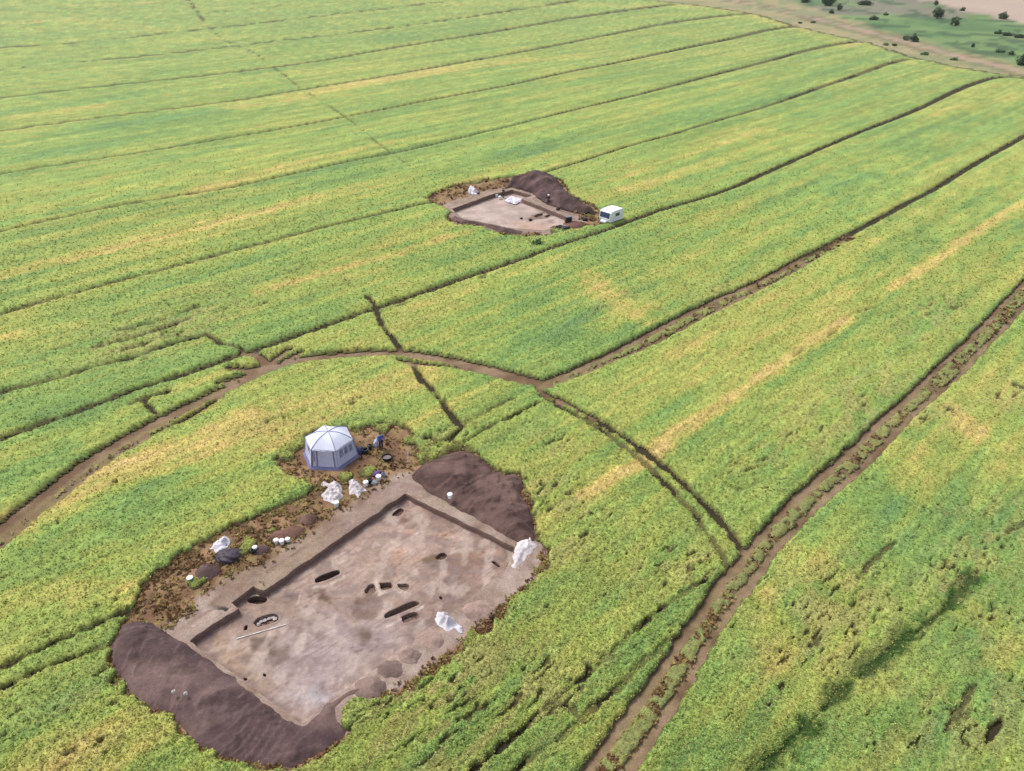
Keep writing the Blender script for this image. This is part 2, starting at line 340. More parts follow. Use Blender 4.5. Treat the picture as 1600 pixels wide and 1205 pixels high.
def soil_color(f, x, y):
    n1, n2, n3 = fbm(x / 2.3, y / 2.3, 91, 3), fbm(x / .6, y / .6, 95, 2), fbm(x / 6, y / 6, 97, 2)
    under = mix(C(.022, .019, .009), C(.048, .037, .018), n1[:, None])  # damp soil, with the shade between the crop walls darkened into its colour
    rutc = mix(C(.125, .076, .044), C(.225, .155, .098), ss(.3, .7, n1)[:, None])
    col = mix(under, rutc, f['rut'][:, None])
    col = mix(col, mix(C(.15, .10, .06), C(.27, .22, .10), n2[:, None]), (f['tr'] * .55)[:, None])
    # trampled clearing: brown soil, straw-coloured litter
    cl = mix(C(.15, .085, .048), C(.25, .155, .085), ss(.35, .65, n1)[:, None])
    cl = mix(cl, C(.27, .205, .075), (ss(.55, .75, n2) * .6)[:, None])
    cl = mix(cl, C(.06, .038, .022), (ss(.6, .8, fbm(x / 1.1, y / 1.1, 99, 2)) * .7)[:, None])
    # smoothed working verge close to the pits
    for W_P, rch in ((W_PITA, 2.6), (W_PITB, 2.6)):
        sd = poly_sd(x, y, W_P, 5)
        v = ss(-rch - .6, -rch + .5, sd + (n1 - .5) * 2.2 + (n2 - .5) * 1.0)
        vc = mix(C(.225, .158, .128), C(.315, .240, .202), ss(.3, .7, n1)[:, None])
        vc = mix(vc, C(.235, .175, .105), (ss(.5, .7, n3) * .45)[:, None])
        dd = np.abs(sd + 1.25 + f['wob'] * .25)
        vc = mix(vc, C(.135, .085, .055), ((1 - ss(.04, .24, dd)) * ss(.32, .5, n3) * .85)[:, None])
        vc = mix(vc, C(.16, .105, .075), (ss(.58, .72, fbm(x / 1.4, y / .9, 109, 3)) * .6)[:, None])
        vc = mix(vc, C(.235, .165, .14), (ss(.52, .7, n2) * .5)[:, None])
        cl = mix(cl, vc, v[:, None])
    col = mix(col, cl, np.clip(f['clear'], 0, 1)[:, None])
    # beyond the crop
    off = (1 - f['fld'])[:, None]
    tan = mix(C(.245, .225, .105), C(.31, .255, .15), fbm(x / 6, y / 14, 101, 3)[:, None])
    d = line_dist(x, y, W_FTRACK, 30)
    tan = mix(tan, C(.31, .225, .16), (1 - ss(1.2, 3.0, np.abs(d - 1.0) + (n3 - .5) * 3))[:, None])
    tan = mix(tan, C(.15, .13, .075), ((1 - ss(1.0, 3.2, np.abs(d - 5) + (n3 - .5) * 6)) * .8)[:, None])
    tan = mix(tan, C(.15, .19, .09), (ss(.52, .62, fbm(x / 9, y / 5, 103, 3)) * .55)[:, None])
    sm = poly_sd(x, y, W_MEADOW, 60)
    q, q2 = fbm(x / 34, y / 22, 111, 4), fbm(x / 8, y / 8, 115, 3)
    med = mix(C(.085, .155, .062), C(.155, .225, .085), ss(.35, .65, q)[:, None])
    med = mix(med, C(.18, .155, .125), (ss(.48, .64, fbm(x / 30, y / 45, 119, 3)) * .8)[:, None])
    med = mix(med, C(.045, .080, .040), (ss(.53, .66, q2) * .8)[:, None])
    o = mix(tan, med, ss(-4, 4, sm + (n3 - .5) * 8)[:, None])
    pl = mix(C(.31, .24, .195), C(.39, .305, .245), fbm(x / 20, y / 50, 121, 3)[:, None])
    o = mix(o, pl, ss(-5, 5, poly_sd(x, y, W_PLOUGH, 60) + (n3 - .5) * 14)[:, None])
    o = np.where((f['r'] > 900)[:, None], C(.15, .20, .09), o)
    col = mix(col, o, off)
    return col

# ------------------------------------------------------------------ mesh helpers
def add_color(me, col, name='Col'):
    at_ = me.attributes.new(name, 'FLOAT_COLOR', 'POINT')
    rgba = np.ones((len(col), 4), np.float32)
    rgba[:, :3] = col
    at_.data.foreach_set('color', rgba.ravel())

def np_mesh(name, verts, faces, mat, col=None, smooth=True, parent=None):
    """faces: int array (n, 3) or (n, 4)"""
    me = bpy.data.meshes.new(name)
    verts, faces = np.asarray(verts, np.float32), np.asarray(faces, np.int32)
    k = faces.shape[1]
    me.vertices.add(len(verts))
    me.vertices.foreach_set('co', verts.ravel())
    me.loops.add(faces.size)
    me.loops.foreach_set('vertex_index', faces.ravel())
    me.polygons.add(len(faces))
    me.polygons.foreach_set('loop_start', np.arange(0, faces.size, k, dtype=np.int32))
    me.polygons.foreach_set('use_smooth', np.full(len(faces), smooth))
    me.update(calc_edges=True)
    if col is not None:
        add_color(me, col)
    me.materials.append(mat)
    o = bpy.data.objects.new(name, me)
    COL.objects.link(o)
    if parent:
        o.parent = parent
    return o

def compact(verts, faces, *arrs):
    used = np.unique(faces)
    idx = np.full(len(verts), -1, np.int64)
    idx[used] = np.arange(len(used))
    return (verts[used], idx[faces]) + tuple(a[used] for a in arrs)

def tag(o, label=None, cat=None, group=None, kind=None):
    if label: o['label'] = label
    if cat: o['category'] = cat
    if group: o['group'] = group
    if kind: o['kind'] = kind
    return o

def empty(name, loc, rz=0.0):
    o = bpy.data.objects.new(name, None)
    COL.objects.link(o)
    o.location = loc
    o.rotation_euler = (0, 0, rz)
    o.empty_display_size = .3
    return o

def bm_obj(name, bm, mat, parent=None, smooth=False):
    me = bpy.data.meshes.new(name)
    bmesh.ops.recalc_face_normals(bm, faces=bm.faces)
    bm.to_mesh(me)
    bm.free()
    if smooth:
        me.polygons.foreach_set('use_smooth', np.full(len(me.polygons), True))
    me.materials.append(mat)
    o = bpy.data.objects.new(name, me)
    COL.objects.link(o)
    if parent:
        o.parent = parent
    return o

def copy_tree(o, parent=None):
    c = o.copy()
    COL.objects.link(c)
    c.parent = parent
    for ch in list(o.children):
        copy_tree(ch, c)
    return c

# ------------------------------------------------------------------ materials
def mat_attr(name, rough=.9, noise=(), bump=None, bump_scale=30, trans=0.0, spec=.2):
    """colour from the mesh attribute, broken up by world-space noise: noise = [(scale, amount), ...]"""
    m = bpy.data.materials.new(name)
    m.use_nodes = True
    nt = m.node_tree
    N, L = nt.nodes, nt.links
    b = N['Principled BSDF']
    b.inputs['Roughness'].default_value = rough
    b.inputs['Specular IOR Level'].default_value = spec
    a = N.new('ShaderNodeAttribute')
    a.attribute_name = 'Col'
    out = a.outputs['Color']
    g = N.new('ShaderNodeNewGeometry')
    for sc, am in noise:
        n = N.new('ShaderNodeTexNoise')
        n.inputs['Scale'].default_value = sc
        n.inputs['Detail'].default_value = 3
        L.new(g.outputs['Position'], n.inputs['Vector'])
        mr = N.new('ShaderNodeMapRange')
        mr.inputs['From Min'].default_value, mr.inputs['From Max'].default_value = .3, .7
        mr.inputs['To Min'].default_value, mr.inputs['To Max'].default_value = 1 - am, 1 + am
        L.new(n.outputs['Fac'], mr.inputs['Value'])
        vm = N.new('ShaderNodeVectorMath')
        vm.operation = 'SCALE'
        L.new(out, vm.inputs[0])
        L.new(mr.outputs['Result'], vm.inputs['Scale'])
        out = vm.outputs['Vector']
    L.new(out, b.inputs['Base Color'])
    if bump:
        n = N.new('ShaderNodeTexNoise')
        n.inputs['Scale'].default_value = bump_scale
        n.inputs['Detail'].default_value = 4
        L.new(g.outputs['Position'], n.inputs['Vector'])
        bp = N.new('ShaderNodeBump')
        bp.inputs['Strength'].default_value = bump
        bp.inputs['Distance'].default_value = .06
        L.new(n.outputs['Fac'], bp.inputs['Height'])
        L.new(bp.outputs['Normal'], b.inputs['Normal'])
    if trans:
        t = N.new('ShaderNodeBsdfTranslucent')
        L.new(out, t.inputs['Color'])
        mx = N.new('ShaderNodeMixShader')
        mx.inputs['Fac'].default_value = trans
        L.new(b.outputs[0], mx.inputs[1])
        L.new(t.outputs[0], mx.inputs[2])
        L.new(mx.outputs[0], N['Material Output'].inputs['Surface'])
    return m

def mat(name, col, rough=.6, var=.15, scale=3.0, col2=None, metal=0.0, bump=0.0, spec=.3):
    m = bpy.data.materials.new(name)
    m.use_nodes = True
    N, L = m.node_tree.nodes, m.node_tree.links
    b = N['Principled BSDF']
    b.inputs['Roughness'].default_value = rough
    b.inputs['Metallic'].default_value = metal
    b.inputs['Specular IOR Level'].default_value = spec
    tc = N.new('ShaderNodeTexCoord')
    n = N.new('ShaderNodeTexNoise')
    n.inputs['Scale'].default_value = scale
    n.inputs['Detail'].default_value = 5
    L.new(tc.outputs['Object'], n.inputs['Vector'])
    cr = N.new('ShaderNodeValToRGB')
    cr.color_ramp.elements[0].position, cr.color_ramp.elements[1].position = .3, .7
    c2 = col2 or tuple(min(1, c * (1 + var)) for c in col)
    cr.color_ramp.elements[0].color = tuple(c * (1 - var) for c in col) + (1,)
    cr.color_ramp.elements[1].color = tuple(c2) + (1,)
    L.new(n.outputs['Fac'], cr.inputs['Fac'])
    L.new(cr.outputs['Color'], b.inputs['Base Color'])
    if bump:
        bp = N.new('ShaderNodeBump')
        bp.inputs['Strength'].default_value = bump
        bp.inputs['Distance'].default_value = .05
        L.new(n.outputs['Fac'], bp.inputs['Height'])
        L.new(bp.outputs['Normal'], b.inputs['Normal'])
    return m

M_GROUND = mat_attr('soil', .95, [(9, .22), (1.3, .12)], bump=.5, bump_scale=14)
M_CROP = mat_attr('crop_canopy', .85, [(11, .30), (2.6, .16), (.5, .06)], spec=.15)
M_LEAF = mat_attr('crop_leaf', .7, [(2.0, .10)], trans=.25, spec=.2)
M_TREE = mat_attr('tree_leaf', .7, [(.6, .18)], trans=.2)
M_HEAP = mat_attr('spoil', .9, [(5, .16), (22, .14), (.8, .12)], bump=.6, bump_scale=9)
M_PIT = mat_attr('pit_soil', .92, [(4, .12), (14, .12), (.9, .08)], bump=.35, bump_scale=12)

# ------------------------------------------------------------------ ground sheet (polar grid about the foot of the camera, denser close in)
def polar(step, r0, r1, half, far_step=None):
    rs = [r0]
    while rs[-1] < r1:
        r = rs[-1]
        st = step if (far_step is None or r < 120) else far_step
        rs.append(r + (r * r + HCAM * HCAM) / (HCAM * FPX) * st)
    th = np.arange(-half, half, step / FPX)
    R, T = np.meshgrid(np.array(rs), th, indexing='ij')
    n, k = R.shape
    x, y = (R * np.sin(T)).ravel(), (R * np.cos(T)).ravel()
    i = np.arange(n * k).reshape(n, k)
    f = np.stack([i[:-1, :-1], i[:-1, 1:], i[1:, 1:], i[1:, :-1]], -1).reshape(-1, 4)
    return x, y, f

def ground():
    x, y, f = polar(4.0, 12.0, 1000.0, math.radians(62), 2.4)
    F = fields(x, y)
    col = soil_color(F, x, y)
    z = -.10 * F['rut'] + .05 * (fbm(x / .7, y / .7, 131, 2) - .5)
    z = z * (1 - ss(150, 300, F['r'])) + .25 * F['tr'] * 0
    sd = np.maximum(poly_sd(x, y, W_PITA), poly_sd(x, y, W_PITB))
    keep = (sd[f] < -.45).all(1)
    v = np.stack([x, y, z], -1)
    v, f2, col = compact(v, f[keep], col)
    # plain land from there to the horizon and round behind the camera
    big = [(-9000, -3000), (9000, -3000), (9000, 9000), (-9000, 9000)]
    bv = np.array([[a, b, -2.5] for a, b in big])
    v = np.vstack([v, bv])
    col = np.vstack([col, np.tile(C(.15, .2, .07), (4, 1))])
    f2 = np.vstack([f2, [[len(v) - 4, len(v) - 3, len(v) - 2, len(v) - 1]]])
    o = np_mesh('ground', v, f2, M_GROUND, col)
    tag(o, kind='structure')
ground()

# ------------------------------------------------------------------ the crop: a leafy canopy sheet with real gaps, and plants standing out of it
def canopy_h(F, x, y):
    a, c = al(x, y)
    b = .45 * vn(a / .26, c / .18, 201) + .4 * vn(x / .13, y / .13, 202) + .2 * vn(x / .9, y / .9, 203)
    h = .40 + .14 * (fbm(x / 5, y / 5, 205, 2) - .5) + .26 * (b - .5) * (1 - .5 * ss(110, 260, F['r']))
    h = h * (1 - .45 * F['lush']) * (1 + .35 * F['isl'] * F['clear'])
    return np.clip(F['m'], 0, 1) ** .7 * h

def crop():
    x, y, f = polar(2.1, 18.0, 760.0, math.radians(52), 1.5)
    F = fields(x, y)
    z = canopy_h(F, x, y)
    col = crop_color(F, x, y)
    n = vn(x / .22, y / .22, 211)
    a_, c_ = al(x, y)
    n2 = mix(vn(a_ / .5, c_ / .3, 213), vn(a_ / 2.2, c_ / 1.0, 215), ss(70, 150, F['r']))
    col = col * (.85 + .30 * n)[:, None] * (.86 + .28 * n2)[:, None] * .88
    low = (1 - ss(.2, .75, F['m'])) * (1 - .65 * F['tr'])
    col = mix(col, mix(C(.072, .060, .024), C(.022, .045, .009), F['lush'][:, None]), (low * .9)[:, None])         # shade inside the gaps put into the colour of the low canopy
    keep = (F['m'][f] > .10).sum(1) >= 2
    v = np.stack([x, y, z], -1)
    v, f, col = compact(v, f[keep], col)
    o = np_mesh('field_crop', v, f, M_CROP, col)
    tag(o, 'pale green and yellow field crop in drilled rows around both digs', 'crop', kind='stuff')

def leaf_mesh(x, y, z, size, col, nl, spread=1.0):
    """nl leaf blades on each plant"""
    n = len(x)
    P = np.repeat(np.stack([x, y, z], -1), nl, 0)
    S = np.repeat(size, nl) * rng.uniform(.65, 1.25, n * nl)
    az = rng.uniform(0, 2 * np.pi, n * nl)
    el = rng.uniform(.15, 1.2, n * nl)
    d = np.stack([np.cos(az) * np.cos(el) * spread, np.sin(az) * np.cos(el) * spread, np.sin(el)], -1)
    s = np.stack([-np.sin(az), np.cos(az), rng.uniform(-.5, .5, n * nl)], -1)
    w = (S * rng.uniform(.22, .40, n * nl))[:, None]
    tip = P + d * S[:, None]
    tip[:, 2] -= S * .15
    mid = P + d * (S * .55)[:, None]
    v = np.stack([P, mid + s * w, tip, mid - s * w], 1).reshape(-1, 3)
    f = np.arange(len(v)).reshape(-1, 4)
    c = np.repeat(col * rng.uniform(.78, 1.22, n)[:, None], nl, 0) * rng.uniform(.70, 1.32, n * nl)[:, None]
    c = np.repeat(c, 4, 0)
    return v, f, c

def sample_ground(n, half, row0, row1):
    """points spread evenly over the view of someone at the camera's height, thinning out with distance"""
    ang = rng.uniform(row0, row1, n)                      # angle below the horizon
    r = HCAM / np.tan(ang)
    t = rng.uniform(-half, half, n)
    return r * np.sin(t), r * np.cos(t)

def crop_plants():
    x, y = sample_ground(340000, math.radians(50), math.radians(12), math.radians(62))
    F = fields(x, y)
    k = rng.uniform(0, 1, len(x)) < (1 - .85 * ss(95, 190, F['r'])) * ss(.1, .5, F['m']) * (1 - .7 * F['tr'])
    x, y = x[k], y[k]
    F = {q: w[k] for q, w in F.items()}
    z = canopy_h(F, x, y)
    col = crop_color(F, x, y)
    # pale flower and seed heads on part of the plants
    pale = rng.uniform(0, 1, len(x)) < .25
    col = np.where(pale[:, None], mix(col, C(.42, .38, .12), .55), col)
    size = (.085 + .05 * rng.uniform(0, 1, len(x)) + .05 * F['isl']) * (1 + .9 * ss(60, 140, F['r']))
    v, f, c = leaf_mesh(x, y, z - .02, size, col * 1.16, 5)
    o = np_mesh('crop_plants', v, f, M_LEAF, c, smooth=False)
    tag(o, 'leafy tips of the field crop standing above the canopy', 'crop', kind='stuff')
    # dry weeds and torn turf round the clearings
    x, y = sample_ground(200000, math.radians(46), math.radians(14), math.radians(60))
    F = fields(x, y)
    sdp = np.maximum(poly_sd(x, y, W_PITA), poly_sd(x, y, W_PITB))
    hp = np.maximum(poly_sd(x, y, W(HEAP_A)), poly_sd(x, y, W(HEAP_B)))
    hp = np.maximum(hp, np.maximum(poly_sd(x, y, W(HEAP_C)), poly_sd(x, y, W(HEAP_D))))
    wd = F['clear'] * ss(1.7, 2.6, -sdp) * ss(-.3, .1, -hp) * (.25 + .75 * ss(.42, .58, fbm(x / 1.3, y / 1.3, 301, 2)))
    tx, ty = at(517, 712)
    wd *= ss(2.3, 3.2, np.hypot(x - tx, y - ty))
    edge = (1 - ss(.3, 1.3, np.maximum(F['sa'], F['sb']))) * .6
    wd = np.minimum(np.maximum(wd * .6, wd * edge * 3), 1)
    wr = F['tr'] * (1 - F['rut']) * .5
    k = rng.uniform(0, 1, len(x)) < np.maximum(wd, wr)
    x, y = x[k], y[k]
    u = rng.uniform(0, 1, len(x))
    tone = fbm(x / 1.5, y / 1.5, 305, 2)
    col = ramp(np.clip(u * .55 + tone * .75 - .15, 0, 1), [(0, (.06, .035, .018)), (.35, (.17, .09, .04)), (.6, (.30, .20, .08)), (.8, (.33, .28, .09)), (1, (.19, .24, .06))])
    v, f, c = leaf_mesh(x, y, np.full(len(x), .02), (.13 + .13 * rng.uniform(0, 1, len(x))) * (1 + 1.6 * ss(70, 120, np.hypot(x, y))), col, 6)
    o = np_mesh('dry_weeds', v, f, M_LEAF, c, smooth=False)
    tag(o, 'brown trampled weeds and torn turf round the dig clearings', 'weeds', kind='stuff')

crop()
crop_plants()

# ------------------------------------------------------------------ soil heightfields inside an outline
def grid_in(poly, res, pad=0.0):
    lo, hi = poly.min(0) - pad - res, poly.max(0) + pad + res
    gx, gy = np.arange(lo[0], hi[0], res), np.arange(lo[1], hi[1], res)
    X, Y = np.meshgrid(gx, gy, indexing='ij')
    n, k = X.shape
    i = np.arange(n * k).reshape(n, k)
    f = np.stack([i[:-1, :-1], i[1:, :-1], i[1:, 1:], i[:-1, 1:]], -1).reshape(-1, 4)
    return X.ravel(), Y.ravel(), f

def heap(name, pts, h, slope, res, c_lo, c_hi, label, cat, seed=0, group=None, rough=.25, material=None, wobble=.35, streaks=0.0, world_pts=None):
    poly = W(pts) if world_pts is None else world_pts
    cx, cy = poly.mean(0)
    x, y, f = grid_in(poly, res)
    sd = poly_sd(x, y, poly, 3) + (fbm(x / .9, y / .9, 401 + seed, 2) - .5) * wobble
    keep = (sd[f] > 0).all(1)
    d = np.maximum(sd, 0)
    z = h * (1 - np.exp(-d / slope)) * (1 + .5 * (fbm(x / 3.1, y / 3.1, 405 + seed, 2) - .5))
    z += (.09 * (vn(x / .35, y / .35, 433 + seed) - .5) + .22 * ss(.66, .85, vn(x / .42, y / .42, 435 + seed)) * ss(.45, .6, fbm(x / 2.5, y / 2.5, 437 + seed, 2))) * ss(0, .6, d) * min(1, h)
    z += rough * h * (fbm(x / 1.0, y / 1.0, 409 + seed, 3) - .5) * ss(0, .8, d)
    z -= .06
    n = fbm(x / 2.2, y / 2.2, 415 + seed, 3)
    col = mix(C(*c_lo) * C(.54, .50, .53), C(*c_hi) * C(.68, .625, .63), ss(.3, .7, n)[:, None])
    col = col * (1 - .25 * ss(.55, .7, fbm(x / 1.2, y / .8, 431 + seed, 3)))[:, None]
    if streaks:
        ang = fbm(x / 6, y / 6, 421 + seed, 1) * 2
        st = fbm((x * np.cos(ang) + y * np.sin(ang)) / 3.5, (y * np.cos(ang) - x * np.sin(ang)) / .45, 423 + seed, 2)
        col = mix(col, C(*c_hi) * 1.25, (ss(.55, .75, st) * streaks)[:, None])
    v = np.stack([x - cx, y - cy, z], -1)
    v, f, col = compact(v, f[keep], col)
    o = np_mesh(name, v, f, material or M_HEAP, col)
    o.location = (cx, cy, 0)
    tag(o, label, cat, group)
    return o

HG = 'spoil heaps of dug soil beside the pits'
heap('spoil_heap', HEAP_A, .6, 1.1, .14, (.125, .082, .078), (.20, .14, .125), 'widest smooth purple brown spoil heap across the near end of the large pit', 'soil heap', 1, HG, streaks=.22)
heap('spoil_heap', HEAP_B, .85, 1.1, .14, (.115, .070, .058), (.18, .118, .10), 'brown lobed spoil heap at the far corner of the large pit, carrying a white bucket', 'soil heap', 2, HG, streaks=.2)
heap('spoil_heap', HEAP_C, 2.6, 1.9, .25, (.105, .068, .062), (.17, .115, .105), 'tall dark spoil heap rising behind the smaller distant pit', 'soil heap', 3, HG, rough=.4)
heap('spoil_heap', HEAP_D, .6, .8, .22, (.115, .075, .065), (.19, .13, .12), 'long low bank of dark soil along the near edge of the distant pit', 'soil heap', 4, HG)

# ------------------------------------------------------------------ the two pits
def offset_poly(p, d):
    n = len(p)
    a = sum(p[i][0] * p[(i + 1) % n][1] - p[(i + 1) % n][0] * p[i][1] for i in range(n))
    sg = 1 if a > 0 else -1
    out = []
    for i in range(n):
        e1, e2 = p[i] - p[i - 1], p[(i + 1) % n] - p[i]
        n1 = np.array([e1[1], -e1[0]]) / (np.hypot(*e1) + 1e-9) * sg
        n2 = np.array([e2[1], -e2[0]]) / (np.hypot(*e2) + 1e-9) * sg
        m = n1 + n2
        L = np.hypot(*m)
        m = m / max(L, .3)
        out.append(p[i] + m * d / max(np.dot(m, n1), .55))
    return np.array(out)

def dense(p, step):
    q = []
    n = len(p)
    for i in range(n):
        a, b = p[i], p[(i + 1) % n]
        k = max(1, int(np.hypot(*(b - a)) / step))
        q += [a + (b - a) * j / k for j in range(k)]
    return np.array(q)

def ring(loops):
    """loops: list of (n,3) arrays -> verts, quads"""
    n = len(loops[0])
    v = np.vstack(loops)
    f = []
    for k in range(len(loops) - 1):
        i = np.arange(n)
        j = (i + 1) % n
        f.append(np.stack([k * n + i, k * n + j, (k + 1) * n + j, (k + 1) * n + i], -1))
    return v, np.vstack(f)

M_CUT = mat('cut_fill', (.12, .070, .055), .95, .45, 7, (.27, .18, .145), bump=.6)
M_CUTDARK = mat('cut_fill_dark', (.07, .04, .03), .95, .4, 7, (.15, .09, .07), bump=.6)
M_STONE = mat('grave_stones', (.42, .38, .36), .9, .2, 9)

def build_pit(label, poly, depth, res, colfn, cuts, seed):
    cx, cy = poly.mean(0)
    root = empty('excavation_pit', (cx, cy, 0))
    tag(root, label, 'excavation pit')
    # the verge the ground sheet leaves open: a trodden lip of soil
    pd = dense(poly, .3)
    pw = pd + (np.stack([fbm(pd[:, 0] / .8, pd[:, 1] / .8, 501 + seed, 2), fbm(pd[:, 0] / .8, pd[:, 1] / .8, 507 + seed, 2)], -1) - .5) * .22
    offs = [0, .1, .3, .6, 1.0, 1.4, 1.8, 2.3]
    cen = offset_poly(pd, 0)
    loops = []
    for o_ in offs:
        q = offset_poly(dense(poly, .3), o_) if o_ else pw
        zz = .06 + .05 * (fbm(q[:, 0] / .6, q[:, 1] / .6, 511, 2) - .5) - .10 * ss(.8, 2.3, np.full(len(q), o_)) - (.02 if o_ == 0 else 0)
        loops.append(np.column_stack([q[:, 0] - cx, q[:, 1] - cy, zz]))
    v, f = ring(loops)
    wx, wy = v[:, 0] + cx, v[:, 1] + cy
    F = fields(wx, wy)
    F['clear'][:] = 1
    o = np_mesh('verge', v, f, M_GROUND, soil_color(F, wx, wy), parent=root)
    # walls
    zs = [0, -.08, .45, .75, 1.0]
    loops = []
    for k, t in enumerate(np.linspace(0, 1, 6)):
        q = pw + (cen.mean(0) - pw) * 0
        inn = offset_poly(pd, -.10 * t) - pd + pw
        inn = inn + (np.stack([fbm(pd[:, 0] / .35 + 9 * k, pd[:, 1] / .35, 521, 2), fbm(pd[:, 0] / .35, pd[:, 1] / .35 + 5 * k, 523, 2)], -1) - .5) * (.10 if k else 0)
        z_top = loops0 = .04
        loops.append(np.column_stack([inn[:, 0] - cx, inn[:, 1] - cy, np.full(len(inn), z_top - t * (depth + .08))]))
    v, f = ring(loops)
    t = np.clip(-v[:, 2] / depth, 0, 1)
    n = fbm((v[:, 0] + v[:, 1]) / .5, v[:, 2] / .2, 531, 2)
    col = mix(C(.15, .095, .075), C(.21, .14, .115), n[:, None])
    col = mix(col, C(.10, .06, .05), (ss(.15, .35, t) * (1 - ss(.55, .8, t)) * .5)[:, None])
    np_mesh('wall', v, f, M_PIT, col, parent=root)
    # floor with the cuts left open
    x, y, f = grid_in(poly, res)
    sd = poly_sd(x, y, poly, 2)
    keep = (sd[f] > -.30).all(1)
    z = -depth + .05 * (fbm(x / 1.3, y / 1.3, 541, 3) - .5) + .03 * (vn(x / .3, y / .3, 543) - .5)
    z += .28 * (1 - ss(.0, .6, sd)) * (fbm(x / 1.1, y / 1.1, 547, 2) > .0) * .35
    for cp, cd, mt, nm, sh in cuts:
        keep &= ~((poly_sd(x, y, cp, 1.0) > -.05)[f].any(1))
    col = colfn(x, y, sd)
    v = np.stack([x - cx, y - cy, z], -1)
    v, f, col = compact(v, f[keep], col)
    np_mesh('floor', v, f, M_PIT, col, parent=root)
    for cp, cd, mt, nm, sh in cuts:
        p = smooth_line(np.vstack([cp, cp[:1]]), 2)[:-1]
        lp = []
        for off, zz in ((.34, -.035), (.2, .022), (.03, .03), (.0, .0), (-.03, -cd * .5), (-.06, -cd)):
            q = offset_poly(p, off)
            q = q + (np.stack([vn(q[:, 0] / .2, q[:, 1] / .2, 551), vn(q[:, 0] / .2, q[:, 1] / .2, 553)], -1) - .5) * (.06 if off < .1 else 0)
            lp.append(np.column_stack([q[:, 0] - cx, q[:, 1] - cy, np.full(len(q), -depth + zz)]))
        v1, f1 = ring(lp[:4])
        np_mesh('cut_rim', v1, f1, M_PIT, colfn(v1[:, 0] + cx, v1[:, 1] + cy, np.full(len(v1), 5.0)), parent=root)
        v2, f2 = ring(lp[3:])
        me = bpy.data.meshes.new(nm)
        n = len(p)
        # lumpy base: fan to the middle through an inner ring
        inner = lp[-1].copy()
        mid = inner.mean(0)
        inner2 = mid + (inner - mid) * .5
        inner2[:, 2] += (vn(inner2[:, 0] / .25, inner2[:, 1] / .25, 561) - .3) * .12
        allv = np.vstack([v2, inner2, mid[None]])
        fs = [tuple(q) for q in f2]
        b0 = len(v2) - n
        for i in range(n):
            j = (i + 1) % n
            fs.append((b0 + i, b0 + j, len(v2) + j, len(v2) + i))
            fs.append((len(v2) + i, len(v2) + j, len(v2) + n))
        me.from_pydata([tuple(a) for a in allv], [], fs)
        me.materials.append(mt)
        o = bpy.data.objects.new(nm, me)
        COL.objects.link(o)
        o.parent = root
        if sh:
            o['label'] = sh
    return root

def patch_mask(x, y, pts, soft, z, seed):
    sd = poly_sd(x, y, atl(pts, z), 3) + (fbm(x / .7, y / .7, seed, 2) - .5) * .8
    return ss(-soft, soft, sd)

def streak_mask(x, y, pts, w, z, seed):
    d = line_dist(x, y, atl(pts, z), 4) + (fbm(x / .4, y / .4, seed, 2) - .5) * w * .8
    return 1 - ss(.25 * w, .8 * w, d)

